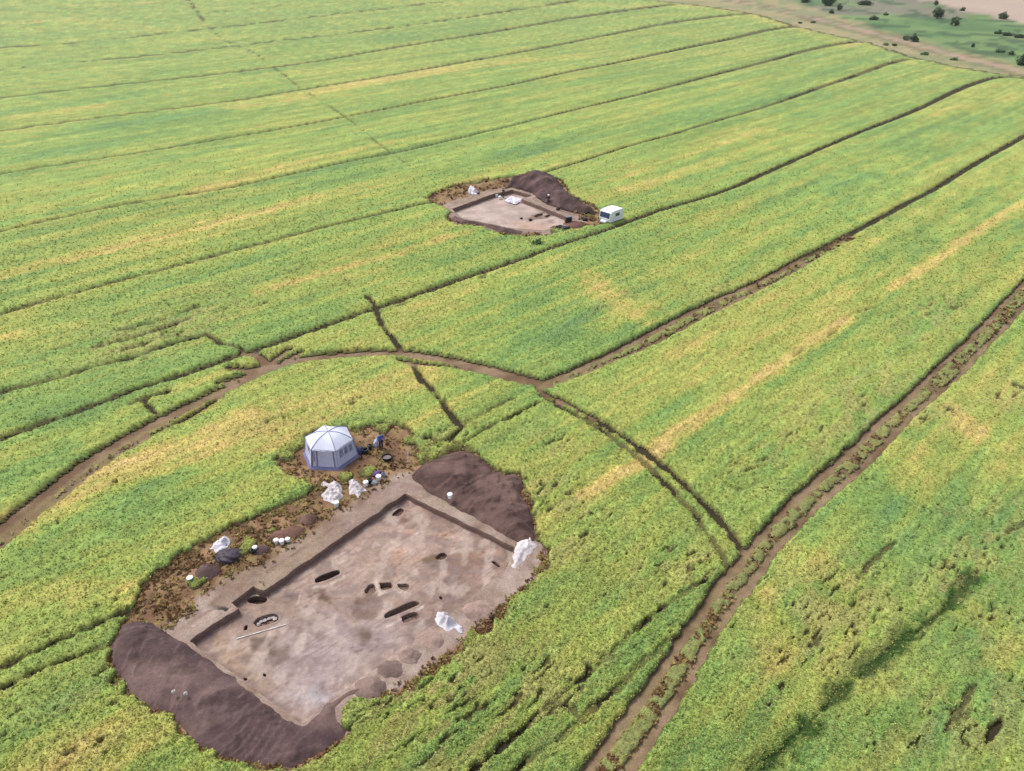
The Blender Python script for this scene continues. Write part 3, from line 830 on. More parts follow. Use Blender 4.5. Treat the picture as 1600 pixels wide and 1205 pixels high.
ZA = -.58
def floor_a(x, y, sd):
    n1, n2, n3 = fbm(x / 1.6, y / 1.6, 601, 3), fbm(x / .45, y / .45, 605, 2), fbm(x / 4.5, y / 4.5, 607, 3)
    col = mix(C(.31, .225, .180), C(.40, .30, .25), ss(.3, .7, n1)[:, None])
    X0, Y0 = at(560, 860, ZA)
    low = ss(6, -10, 0 * x) if False else patch_mask(x, y, [(420,1010),(520,950),(640,990),(545,1066),(472,1125),(400,1070)], 2.0, ZA, 611)
    col = mix(col, mix(C(.30, .235, .225), C(.42, .35, .345), n1[:, None]), (low * .85)[:, None])
    col = mix(col, C(.43, .41, .43), (patch_mask(x, y, [(450,1085),(500,1070),(520,1088),(490,1105)], .8, ZA, 613) * .7)[:, None])
    up = patch_mask(x, y, [(632,780),(800,860),(740,920),(640,900),(560,850)], 2.2, ZA, 615)
    col = mix(col, C(.42, .265, .19), (up * ss(.42, .62, n3 * .5 + n1 * .5) * .75)[:, None])
    rt = patch_mask(x, y, [(690,860),(800,862),(790,890),(700,960),(640,1000),(630,950)], 1.5, ZA, 617)
    col = mix(col, C(.29, .20, .165), (rt * .7)[:, None])
    gr = patch_mask(x, y, [(330,985),(400,1040),(430,1075),(400,1075),(310,1010)], 1.0, ZA, 619)
    col = mix(col, C(.37, .27, .185), (gr * .8)[:, None])
    scr = 1 - ss(.03, .12, np.abs(((x * .25 - y) * 1.1 + (n1 - .5) * .8) % 1.0 - .5))
    col = mix(col, C(.27, .185, .125), (gr * scr * .6)[:, None])
    for pts, c, a in [([(390,998),(428,996),(432,1012),(425,1022),(392,1016)], (.27, .19, .15), .8), ([(553,985),(562,975),(575,976),(580,990),(570,1010),(558,1000)], (.25, .165, .125), .75),
                      ([(555,940),(580,925),(592,940),(590,965),(570,975),(550,960)], (.29, .195, .155), .7), ([(494,930),(503,921),(512,924),(512,936),(498,938)], (.24, .155, .12), .85),
                      ([(662,876),(690,862),(700,874),(684,888),(668,890)], (.26, .175, .11), .8), ([(445,930),(470,925),(462,940),(450,943)], (.27, .20, .185), .8),
                      ([(425,1020),(450,1010),(455,1030),(430,1040)], (.28, .21, .15), .6), ([(660,925),(720,900),(750,930),(700,960)], (.33, .24, .20), .5),
                      ([(700,872),(735,862),(760,880),(720,900)], (.36, .225, .165), .6), ([(690,905),(700,902),(704,912),(692,914)], (.25, .165, .13), .7), ([(610,800),(640,808),(660,830),(630,822)], (.36, .22, .165), .7)]:
        col = mix(col, C(*c) * .62, (patch_mask(x, y, pts, .22, ZA, 621) * min(1, a * 1.2))[:, None])
    for pts, w, c, a in [([(604,979),(632,966),(660,948)], .22, (.60, .52, .46), .8), ([(588,908),(590,922),(593,930)], .25, (.58, .50, .43), .8), ([(592,928),(616,923),(640,928)], .3, (.55, .47, .41), .7),
                         ([(490,918),(515,914),(535,902)], .3, (.56, .48, .40), .7), ([(515,940),(530,955),(548,965),(560,980)], .14, (.29, .20, .14), .7), ([(505,940),(520,936),(532,935)], .12, (.24, .15, .10), .8),
                         ([(470,925),(482,930),(484,945),(474,955),(465,945),(470,928)], .12, (.52, .44, .40), .6), ([(650,830),(690,852),(720,856)], .12, (.30, .19, .14), .5), ([(600,880),(618,905),(616,935)], .14, (.52, .44, .37), .5),
                         ([(455,905),(480,925),(486,945)], .14, (.30, .21, .17), .6)]:
        col = mix(col, C(*c), (streak_mask(x, y, pts, w, ZA, 631) * a)[:, None])
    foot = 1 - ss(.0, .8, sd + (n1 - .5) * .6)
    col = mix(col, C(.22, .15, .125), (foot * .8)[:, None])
    sp = ss(.70, .80, vn(x / .33, y / .33, 641)) * ss(.45, .6, n3)
    col = mix(col, C(.17, .11, .09), (sp * .7)[:, None])
    col = mix(col, C(.235, .175, .165), (ss(.52, .68, fbm(x / 1.1, y / .7, 661, 3)) * .6)[:, None])
    col = mix(col, C(.50, .41, .355), (ss(.54, .68, fbm(x / .9, y / 1.6, 667, 3)) * .55)[:, None])
    trowel = ss(.62, .72, vn((x * .7 + y * .7) / 1.6, (x * .7 - y * .7) / .16, 671)) * ss(.5, .6, n1)
    col = mix(col, C(.23, .16, .135), (trowel * .45)[:, None])
    col = col * (.80 + .28 * n2 + .12 * vn(x / .2, y / .2, 645))[:, None]
    return col * C(.80, .775, .77)

ZB = -.7
def floor_b(x, y, sd):
    n1, n3 = fbm(x / 1.8, y / 1.8, 651, 3), fbm(x / 5, y / 5, 653, 2)
    col = mix(C(.40, .31, .27), C(.52, .41, .36), ss(.3, .7, n1)[:, None])
    col = mix(col, C(.46, .30, .22), (patch_mask(x, y, [(795,345),(850,350),(870,358),(820,362)], 1.2, ZB, 655) * .7)[:, None])
    for pts, c, a in [([(823,340),(832,336),(848,333),(846,342),(826,346)], (.20, .12, .09), .85), ([(848,337),(860,335),(858,340),(848,342)], (.21, .14, .13), .8), ([(783,344),(790,342),(790,346),(784,347)], (.28, .2, .17), .8), ([(856,344),(866,342),(866,349),(857,349)], (.30, .2, .16), .8)]:
        col = mix(col, C(*c), (patch_mask(x, y, pts, .4, ZB, 657) * a)[:, None])
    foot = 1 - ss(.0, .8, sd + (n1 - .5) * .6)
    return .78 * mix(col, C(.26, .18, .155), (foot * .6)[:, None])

def cut(pts, d, m, nm='grave_cut', lab=None, z=ZA):
    return (atl(pts, z), d, m, nm, lab)

cuts_a = [
 cut([(491,906),(497,901),(524,891),(531,892),(531,898),(501,910),(493,911)], .6, M_CUTDARK, lab='long narrow dark grave cut with rounded ends'),
 cut([(600,962),(604,957),(645,938),(655,941),(656,945),(606,966),(601,966)], .45, M_CUT, lab='longest narrow grave cut beside a pale baulk'),
 cut([(627,964),(633,960),(650,955),(655,962),(653,967),(640,971),(632,974),(628,970)], .35, M_CUT),
 cut([(569,923),(575,915),(585,911),(588,927),(571,929)], .3, M_CUT),
 cut([(593,911),(614,910),(613,920),(595,923)], .45, M_CUT),
 cut([(620,913),(640,912),(639,921),(632,924),(623,919)], .25, M_CUT),
 cut([(396,974),(402,965),(425,958),(436,962),(434,971),(402,981)], .4, M_CUT, lab='grave cut with pale stones showing, beside a white rod'),
 cut([(386,937),(396,931),(417,933),(418,940),(408,944),(389,943)], .5, M_CUTDARK, lab='dark pit cut under the notch in the pit wall'),
 cut([(612,806),(618,797),(628,793),(632,799),(622,808)], .25, M_CUTDARK),
 cut([(680,872),(690,863),(699,866),(697,873),(686,876)], .25, M_CUTDARK),
 cut([(768,878),(772,876),(782,885),(779,888)], .3, M_CUTDARK),
 cut([(380,985),(383,977),(388,978),(386,985)], .3, M_CUTDARK),
 cut([(686,933),(690,932),(692,936),(688,938)], .4, M_CUTDARK, 'posthole'),
 cut([(410,1053),(415,1052),(417,1057),(412,1058)], .35, M_CUTDARK, 'posthole'),
 cut([(381,1060),(386,1059),(387,1063),(382,1064)], .35, M_CUTDARK, 'posthole'),
 cut([(440,912),(446,909),(449,912),(443,916)], .35, M_CUTDARK, 'posthole'),
]
pit_a = build_pit('large pale rectangular excavation pit with several dark grave cuts in its floor', W_PITA, .58, .14, floor_a, cuts_a, 1)
cuts_b = [cut([(834,339),(838,335),(847,333),(850,336),(842,341)], .35, M_CUT, z=ZB), cut([(851,338),(858,335),(861,337),(854,341)], .35, M_CUT, z=ZB), cut([(812,341),(816,339),(818,342),(814,344)], .4, M_CUTDARK, 'posthole', z=ZB), cut([(826,343),(831,341),(833,345),(828,347)], .5, M_CUTDARK, z=ZB)]
pit_b = build_pit('smaller distant excavation pit with dark vertical walls below the tall heap', W_PITB, .7, .25, floor_b, cuts_b, 2)

# stones in the grave, each lying loose
for (u, v) in [(408,972),(414,970),(421,967),(427,965),(404,976),(430,968)]:
    x, y = at(u, v, -.9)
    bm = bmesh.new()
    bmesh.ops.create_icosphere(bm, subdivisions=2, radius=.16)
    for q in bm.verts:
        q.co *= 1 + .3 * random.uniform(-1, 1) * .6
        q.co.z *= .6
    o = bm_obj('grave_stone', bm, M_STONE)
    o.location = (x, y, -.86)
    o.rotation_euler.z = random.uniform(0, 6)
    tag(o, 'pale rough stone lying in the grave cut beside the white rod', 'stone', 'pale stones in the grave beside the white rod')

# ------------------------------------------------------------------ small heaps of sieved soil
SG = 'small mounds of soil along the pit verge'
def mound(u, v, r, h, c1, c2, label, seed):
    x, y = at(u, v)
    a = np.linspace(0, 2 * np.pi, 22, endpoint=False)
    rr = r * (1 + .22 * (rng.uniform(0, 1, 22) - .5))
    p = np.stack([x + np.cos(a) * rr * 1.1, y + np.sin(a) * rr * .95], -1)
    p = smooth_line(np.vstack([p, p[:1]]), 2)[:-1]
    heap('soil_mound', None, h, r * .45, r / 12, c1, c2, label, 'soil mound', seed, SG, rough=.2, wobble=.12, world_pts=p)
BR1, BR2, PU1, PU2 = (.16, .085, .06), (.23, .135, .10), (.14, .092, .085), (.20, .14, .13)
mound(326, 894, .95, .55, PU1, PU2, 'rounded purple brown soil mound right of the green bucket', 11)
mound(457, 832, .95, .5, BR1, BR2, 'reddish brown soil mound just above the three white buckets', 13)
mound(437, 838, .8, .4, BR1, BR2, 'lower red brown mound overlapping the redder mound by the three buckets', 14)
mound(483, 812, .8, .45, (.15, .09, .062), (.21, .135, .1), 'small brown mound between the torn turf and the far end of the verge', 15)
mound(408, 860, .7, .35, PU1, PU2, 'flat greyish soil mound beside the bucket pair on the long verge', 16)
mound(610, 1046, .9, .4, (.36, .265, .215), (.44, .335, .28), 'low soil mound on the right verge nearest the big spoil heap', 17)
mound(640, 1026, .8, .35, (.36, .265, .215), (.44, .335, .28), 'low soil mound in the weeds midway along the right verge', 18)
mound(672, 1000, 1.0, .3, (.36, .265, .215), (.44, .335, .28), 'flat soil mound just below the white bundled tarp on the right verge', 19)
mound(748, 955, 1.3, .35, (.36, .265, .215), (.44, .335, .28), 'broad dark soil mound right of the white bundled tarp', 20)
mound(578, 1076, 1.1, .4, (.36, .265, .215), (.44, .335, .28), 'light brown mound where the right verge meets the big spoil heap', 21)

mound(899, 351, 1.9, .45, BR1, BR2, 'red brown soil mound between the black box and the caravan', 22)
mound(872, 356, 1.2, .4, (.16, .10, .08), (.22, .14, .11), 'dark lumpy mound just above the two black bags on the grass edge', 23)

# ------------------------------------------------------------------ tent
M_TENTW = mat('tent_wall', (.46, .47, .62), .8, .06, 2.5)
M_TENTR = mat('tent_roof', (.57, .59, .70), .7, .05, 2.5)
M_TENTS = mat('tent_seam', (.27, .27, .42), .8, .05, 4)
M_SKIRT_SHADE = mat('tent_skirt_shade', (.16, .15, .29), .85, .15, 4)
M_DARK = mat('dark_plastic', (.014, .013, .015), .5, .3, 5)
M_WHITE = mat('white_plastic', (.80, .80, .82), .4, .06, 6)
M_STEEL = mat('steel_wire', (.45, .45, .46), .35, .1, 9, metal=.8)

def tube(bm, a, b, r, seg=8):
    a, b = Vector(a), Vector(b)
    d = b - a
    m = Matrix.Translation((a + b) / 2) @ d.to_track_quat('Z', 'Y').to_matrix().to_4x4()
    bmesh.ops.create_cone(bm, cap_ends=True, segments=seg, radius1=r, radius2=r, depth=d.length, matrix=m)

def box(bm, c, s, rz=0.0, bevel=0.0):
    r = bmesh.ops.create_cube(bm, size=1.0, matrix=Matrix.Translation(c) @ Matrix.Rotation(rz, 4, 'Z') @ Matrix.Diagonal((s[0], s[1], s[2], 1)))
    if bevel:
        es = list({e for v in r['verts'] for e in v.link_edges})
        bmesh.ops.bevel(bm, geom=es, offset=bevel, segments=2, affect='EDGES', clamp_overlap=True)

def tent():
    x, y = at(518, 711)
    root = empty('dome_tent', (x, y, 0), math.radians(-4))
    tag(root, 'large six sided lavender grey tent with white roof on the brown camp clearing', 'tent')
    NS = 6
    R0, R1, HW, HA = 2.45, 2.15, 1.88, 2.6
    ang = [math.radians(60 * k) for k in range(NS)]
    P = lambda r, k, z: Vector((r * math.cos(ang[k % NS]), r * math.sin(ang[k % NS]), z))
    sub = 8
    # walls: slightly slack fabric between the poles
    bm = bmesh.new()
    for k in range(NS):
        rows = []
        for j in range(sub + 1):
            t = j / sub
            row = []
            for i in range(sub + 1):
                s = i / sub
                a = P(R0 + (R1 - R0) * t, k, .12 + (HW - .12) * t)
                b = P(R0 + (R1 - R0) * t, k + 1, .12 + (HW - .12) * t)
                p = a.lerp(b, s)
                sag = .07 * math.sin(math.pi * s) * math.sin(math.pi * min(1, t * 1.05)) + .015 * math.sin(9 * s + k) + .02 * math.sin(23 * s + 7 * t + 2 * k)
                nrm = Vector((p.x, p.y, 0)).normalized()
                row.append(bm.verts.new(p - nrm * sag))
            rows.append(row)
        for j in range(sub):
            for i in range(sub):
                bm.faces.new((rows[j][i], rows[j][i + 1], rows[j + 1][i + 1], rows[j + 1][i]))
    bmesh.ops.remove_doubles(bm, verts=bm.verts, dist=.004)
    bm_obj('wall', bm, M_TENTW, root, True)
    bm = bmesh.new()
    apex = Vector((0, 0, HA))
    for k in range(NS):
        rows = []
        for j in range(sub + 1):
            t = j / sub
            a, b = P(R1 + .05, k, HW).lerp(apex, t), P(R1 + .05, k + 1, HW).lerp(apex, t)
            a.z += .24 * math.sin(math.pi * t)
            b.z += .24 * math.sin(math.pi * t)
            row = []
            for i in range(sub + 1):
                s = i / sub
                p = a.lerp(b, s)
                p.z -= .10 * math.sin(math.pi * s) * (1 - t)
                row.append(bm.verts.new(p))
            rows.append(row)
        for j in range(sub):
            for i in range(sub):
                bm.faces.new((rows[j][i], rows[j][i + 1], rows[j + 1][i + 1], rows[j + 1][i]))
    bmesh.ops.remove_doubles(bm, verts=bm.verts, dist=.004)
    bm_obj('roof', bm, M_TENTR, root, True)
    for k in range(NS):                      # roof ribs and corner poles
        bm = bmesh.new()
        pts = []
        for j in range(9):
            t = j / 8
            p = P(R1 + .05, k, HW).lerp(apex, t)
            p.z += .24 * math.sin(math.pi * t) + .015
            pts.append(p)
        for a, b in zip(pts[:-1], pts[1:]):
            tube(bm, a, b, .035, 6)
        bm_obj('rib', bm, M_TENTS, root)
        bm = bmesh.new()
        tube(bm, P(R0 + .02, k, 0), P(R1 + .03, k, HW), .03, 6)
        bm_obj('corner_pole', bm, M_TENTS, root)
    bm = bmesh.new()                         # flared strip at the tent foot, shadow put into its dark violet colour
    lo = [bm.verts.new(P(R0 + .22, k, .02)) for k in range(NS)]
    hi = [bm.verts.new(P(R0 + .01, k, .24)) for k in range(NS)]
    for k in range(NS):
        bm.faces.new((lo[k], lo[(k + 1) % NS], hi[(k + 1) % NS], hi[k]))
    bm_obj('skirt_shade', bm, M_SKIRT_SHADE, root)
    # door zips on the front wall, window panels on the right-hand wall
    def panel(name, k, s0, s1, t0, t1, mt, out=.03):
        bm = bmesh.new()
        n = 6
        rows = []
        for j in range(n + 1):
            t = t0 + (t1 - t0) * j / n
            row = []
            for i in range(n + 1):
                s = s0 + (s1 - s0) * i / n
                a = P(R0 + (R1 - R0) * t, k, .12 + (HW - .12) * t)
                b = P(R0 + (R1 - R0) * t, k + 1, .12 + (HW - .12) * t)
                p = a.lerp(b, s)
                sag = .07 * math.sin(math.pi * s) * math.sin(math.pi * min(1, t * 1.05)) + .015 * math.sin(9 * s + k)
                row.append(bm.verts.new(p + Vector((p.x, p.y, 0)).normalized() * (out - sag)))
            rows.append(row)
        for j in range(n):
            for i in range(n):
                bm.faces.new((rows[j][i], rows[j][i + 1], rows[j + 1][i + 1], rows[j + 1][i]))
        bmesh.ops.solidify(bm, geom=bm.faces[:], thickness=.012)
        bm_obj(name, bm, mt, root)
    for s in (.02, .2, .86):
        panel('door_zip', 4, s, s + .045, .02, .93, M_TENTS)
    panel('door_tie', 4, .10, .13, .35, .93, M_TENTS)
    M_MESH = mat('tent_mesh_window', (.41, .43, .60), .8, .1, 6)
    panel('window', 5, .18, .38, .45, .85, M_MESH)
    panel('window', 5, .45, .62, .45, .85, M_MESH)
    panel('window', 5, .70, .86, .45, .85, M_MESH)
    panel('window', 3, .35, .6, .5, .85, M_MESH)
tent()

# ------------------------------------------------------------------ buckets, tubs, sacks
def bucket_mesh(bm, r0, r1, h, wall=.02, seg=22):
    prof = [(r0, 0), (r1, h), (r1 + .018, h), (r1 + .018, h + .015), (r1 - wall, h + .015), (r0 - wall, .03), (0.0001, .03)]
    ringv = []
    for r, z in prof:
        ringv.append([bm.verts.new((r * math.cos(2 * math.pi * k / seg), r * math.sin(2 * math.pi * k / seg), z)) for k in range(seg)])
    for a, b in zip(ringv[:-1], ringv[1:]):
        for k in range(seg):
            bm.faces.new((a[k], a[(k + 1) % seg], b[(k + 1) % seg], b[k]))
    bm.faces.new(list(reversed(ringv[0])))

def handle_mesh(bm, r, h, lean):
    pts = []
    for k in range(13):
        a = math.pi * k / 12
        pts.append((r * math.cos(a), r * math.sin(a) * math.sin(lean), h + r * math.sin(a) * math.cos(lean)))
    for a, b in zip(pts[:-1], pts[1:]):
        tube(bm, a, b, .008, 6)

BG = 'plastic buckets left around the large pit'
proto = {}
def bucket(u, v, mt, label, scale=1.0, z=0.0, lidded=False, tilt=(0, 0)):
    key = (mt.name, lidded)
    if key not in proto:
        r = empty('bucket', (0, 0, 0))
        bm = bmesh.new()
        bucket_mesh(bm, .145, .19, .34)
        bm_obj('body', bm, mt, r, False)
        bm = bmesh.new()
        handle_mesh(bm, .20, .32, 1.0)
        bm_obj('handle', bm, M_STEEL, r)
        if lidded:
            bm = bmesh.new()
            bmesh.ops.create_cone(bm, cap_ends=True, segments=22, radius1=.215, radius2=.20, depth=.03, matrix=Matrix.Translation((0, 0, .372)))
            bm_obj('lid', bm, M_WHITE, r)
        proto[key] = r
        o = r
    else:
        o = copy_tree(proto[key])
    x, y = at(u, v, z)
    o.location = (x, y, z)
    o.scale = (scale,) * 3
    o.rotation_euler = (tilt[0], tilt[1], random.uniform(0, 6))
    tag(o, label, 'bucket', BG)
    return o
M_GREEN = mat('green_plastic', (.10, .42, .30), .45, .1, 5)
M_GREY = mat('grey_plastic', (.25, .26, .30), .5, .15, 5)
bucket(703, 778, M_WHITE, 'white lidded bucket standing alone on the brown spoil heap', 1.1, .62, True)
bucket(526, 791, M_WHITE, 'white lidded bucket just below the crumpled tarp nearest the tent', 1.15, 0, True)
bucket(572, 759, M_WHITE, 'white lidded bucket right of the second tarp, next to a black bucket', 1.15, 0, True)
bucket(578, 755, M_DARK, 'black open bucket touching the white bucket beside the second tarp', 1.1)
bucket(592, 750, M_WHITE, 'white lidded bucket next to the purple sack, closest to the pit corner', 1.2, 0, True)
bucket(600, 745, M_GREY, 'grey open bucket behind the white bucket near the pit corner', 1.0)
bucket(432, 849, M_WHITE, 'leftmost of the three white buckets in a row on the long verge', 1.0, 0, True)
bucket(441, 850, M_WHITE, 'middle one of the three white buckets in a row on the long verge', 1.05, 0, True)
bucket(450, 847, M_WHITE, 'rightmost of the three white buckets in a row on the long verge', .95, 0, True)
bucket(399, 860, M_WHITE, 'white lidded bucket beside a dark bucket on the flat soil mound', .95, 0, True)
bucket(396, 864, M_DARK, 'dark open bucket touching a white bucket by the flat soil mound', .95)
bucket(298, 909, M_GREEN, 'green bucket with white lid among the weeds left of a soil mound', 1.15, 0, True)
bucket(572, 709, M_DARK, 'black open bucket standing right of the tent', 1.4)
bucket(578, 702, M_DARK, 'black open bucket behind the other one by the tent', 1.2)

def tub():
    x, y = at(605, 718)
    r = empty('wash_tub', (x, y, 0))
    tag(r, 'wide shallow black tub with grey inside on the camp clearing', 'tub')
    bm = bmesh.new()
    bucket_mesh(bm, .36, .46, .34, .03, 28)
    bm_obj('body', bm, M_DARK, r)
    bm = bmesh.new()
    bmesh.ops.create_cone(bm, cap_ends=True, segments=28, radius1=.38, radius2=.39, depth=.02, matrix=Matrix.Translation((0, 0, .2)))
    bm_obj('muddy_water', bm, mat('muddy_water', (.17, .14, .14), .25, .1, 3), r)
    for s in (-1, 1):
        bm = bmesh.new()
        tube(bm, (s * .46, -.1, .24), (s * .54, -.06, .24), .015)
        tube(bm, (s * .54, -.06, .24), (s * .54, .06, .24), .015)
        tube(bm, (s * .54, .06, .24), (s * .46, .1, .24), .015)
        bm_obj('handle', bm, M_DARK, r)
tub()

def sack(name, u, v, sx, sy, h, mt, label, cat, rz=0.0, z=0.0, seed=0, group=None, neck=True):
    x, y = at(u, v)
    bm = bmesh.new()
    bmesh.ops.create_icosphere(bm, subdivisions=4, radius=1.0)
    rs = np.random.default_rng(seed + 100)
    ph = rs.uniform(0, 6, 8)
    for q in bm.verts:
        d = q.co.copy()
        k = 1 + .10 * math.sin(4 * d.x + ph[0]) * math.sin(3 * d.y + ph[1]) + .06 * math.sin(9 * d.z + 6 * d.x + ph[2]) + .04 * math.sin(15 * d.y + 7 * d.x + ph[3])
        q.co = Vector((d.x * sx * k, d.y * sy * k, max(-.02, (d.z * .75 + .35) * h * k)))
    o = bm_obj(name, bm, mt, None, True)
    o.location = (x, y, z)
    o.rotation_euler.z = rz
    tag(o, label, cat, group)
    return o
M_PURPLE = mat('purple_cloth', (.10, .06, .17), .8, .3, 5)
M_NAVY = mat('navy_cloth', (.05, .05, .13), .8, .3, 5)
M_BLACKF = mat('dark_sheeting', (.045, .033, .045), .6, .4, 4, bump=.4)
sack('sack', 590, 743, .42, .3, .4, M_PURPLE, 'dark purple cloth sack by the white bucket near the pit corner', 'sack', .4, 0, 1)
sack('sack', 562, 708, .45, .32, .55, M_NAVY, 'navy bag leaning against the right side of the tent', 'bag', 1.0, 0, 2)
sack('sack', 585, 756, .3, .25, .3, M_GREY, 'small grey sack between the two white buckets near the tarps', 'sack', 0, 0, 3)

# ------------------------------------------------------------------ crumpled tarpaulins
M_TARP = mat('tarpaulin', (.50, .45, .46), .55, .28, 1.6, bump=.25)
M_TARP2 = mat('tarpaulin_clean', (.56, .53, .58), .5, .22, 1.6, bump=.25)
TG = 'crumpled white tarpaulins dropped round the pits'
def tarp(pts, h, label, seed, mt=None, res=.05, fold=.5):
    poly = W(pts)
    cx, cy = poly.mean(0)
    x, y, f = grid_in(poly, res)
    wob = (fbm(x / .35, y / .35, 701 + seed, 2) - .5) * .3
    sd = poly_sd(x, y, poly, 2) + wob
    keep = (sd[f] > 0).all(1)
    d = np.maximum(sd, 0)
    wx, wy = x + .5 * (fbm(x / .6, y / .6, 705 + seed, 2) - .5), y + .5 * (fbm(x / .6, y / .6, 707 + seed, 2) - .5)
    r1 = 1 - np.abs(2 * vn(wx / fold, wy / (fold * .55), 711 + seed) - 1)
    r2 = 1 - np.abs(2 * vn(wx / (fold * .45), wy / (fold * .4), 713 + seed) - 1)
    z = .05 + h * ss(0, .55, d) * (.12 + .70 * r1 + .34 * r2) 
    v = np.stack([x - cx, y - cy, z], -1)
    v, f = compact(v, f[keep])
    n = len(v)
    # an underside gives the heap its thickness
    vb = v.copy()
    vb[:, 2] = np.minimum(.0, vb[:, 2] - .03)
    allv = np.vstack([v, vb])
    e = {}
    for q in f:
        for i in range(4):
            a, b = int(q[i]), int(q[(i + 1) % 4])
            if (b, a) in e: del e[(b, a)]
            else: e[(a, b)] = 1
    side = np.array([[a, a + n, b + n, b] for a, b in e])
    faces = np.vstack([f, (f + n)[:, ::-1], side])
    o = np_mesh('tarpaulin', allv, faces, mt or M_TARP)
    o.location = (cx, cy, 0)
    tag(o, label, 'tarpaulin', TG)
    return o
tarp([(500,755),(508,752),(516,757),(526,753),(534,760),(536,776),(528,784),(520,788),(506,782),(502,774),(510,766),(512,763),(503,761)], .55, 'crumpled pale tarpaulin with a hooked corner just below the tent', 1)
tarp([(545,750),(556,749),(562,757),(570,762),(574,768),(566,770),(560,778),(552,774),(545,775),(544,762)], .5, 'crumpled pale tarpaulin between the hooked one and the black bucket', 2)
tarp([(800,872),(804,858),(806,850),(814,842),(826,834),(833,840),(836,850),(843,853),(834,862),(822,872),(816,882),(806,888),(800,890)], .32, 'large crumpled tarpaulin spread on the right corner of the large pit', 3, fold=.7)
tarp([(683,958),(694,956),(703,962),(714,970),(716,975),(723,984),(724,991),(715,989),(708,984),(700,989),(692,986),(682,975),(681,966)], .7, 'bundled white tarpaulin on the verge near the right side of the grave cuts', 4, M_TARP2, fold=.6)
tarp([(328,858),(334,849),(346,840),(356,838),(361,845),(358,856),(350,862),(338,864)], .55, 'white tarpaulin heap behind the dark mound among brown weeds', 5, M_TARP2, fold=.6)
tarp([(731,297),(735,293),(741,297),(748,301),(746,305),(738,305),(731,302)], .9, 'white bundle on the brown fringe left of the distant pit', 6, M_TARP2, res=.1, fold=.8)
tb = tarp([(788,309),(792,305),(800,303),(812,306),(823,308),(814,311),(806,315),(800,313),(793,312)], .35, 'white sheeting spread over the back corner of the distant pit', 7, M_TARP2, res=.1, fold=.9)
tb.location.z = -.6
sack('soil_sheet', 359, 872, .95, .75, .55, M_BLACKF, 'dark sheeted mound in front of the white tarpaulin among weeds', 'covered mound', .3, 0, 5)

# ------------------------------------------------------------------ rods and stakes
def rod(a, b, r, label, name, cat, bands=None):
    root = empty(name, a)
    tag(root, label, cat)
    a, b = Vector(a), Vector(b)
    d = b - a
    n = 6
    for k in range(n):
        bm = bmesh.new()
        tube(bm, d * (k / n), d * ((k + 1) / n), r, 8)
        bm_obj('segment', bm, M_WHITE if k % 2 == 0 or not bands else bands, root)
    return root
M_PALE = mat('pale_wood', (.55, .48, .42), .7, .15, 6)
xa, ya = at(370, 999, ZA); xb, yb = at(446, 977, ZA)
rod((xa, ya, ZA + .06), (xb, yb, ZA + .06), .03, 'long white scale rod lying beside the stony grave cut', 'scale_rod', 'scale rod', mat('rod_band', (.6, .56, .54), .5, .05, 4))
xs, ys = at(638, 723)
rod((xs, ys, 0), (xs + .05, ys, 1.5), .035, 'upright pale wooden stake on the camp clearing right of the tub', 'marker_stake', 'stake', M_PALE)

# ------------------------------------------------------------------ people
M_SKIN = mat('skin', (.45, .27, .19), .6, .08, 8)
def skin_mesh(name, verts, edges, radii, mt, parent, sub=2, root_i=0):
    me = bpy.data.meshes.new(name)
    me.from_pydata(verts, edges, [])
    me.materials.append(mt)
    o = bpy.data.objects.new(name, me)
    COL.objects.link(o)
    o.parent = parent
    md = o.modifiers.new('skin', 'SKIN')
    me.skin_vertices.data if me.skin_vertices else None
    if not me.skin_vertices:
        bm = bmesh.new()
        bm.from_mesh(me)
        bm.verts.layers.skin.verify()
        bm.to_mesh(me)
        bm.free()
    for i, r in enumerate(radii):
        sv = me.skin_vertices[0].data[i]
        sv.radius = r if isinstance(r, tuple) else (r, r)
        sv.use_root = (i == root_i)
    md.use_smooth_shade = True
    s = o.modifiers.new('sub', 'SUBSURF')
    s.levels = s.render_levels = sub
    return o

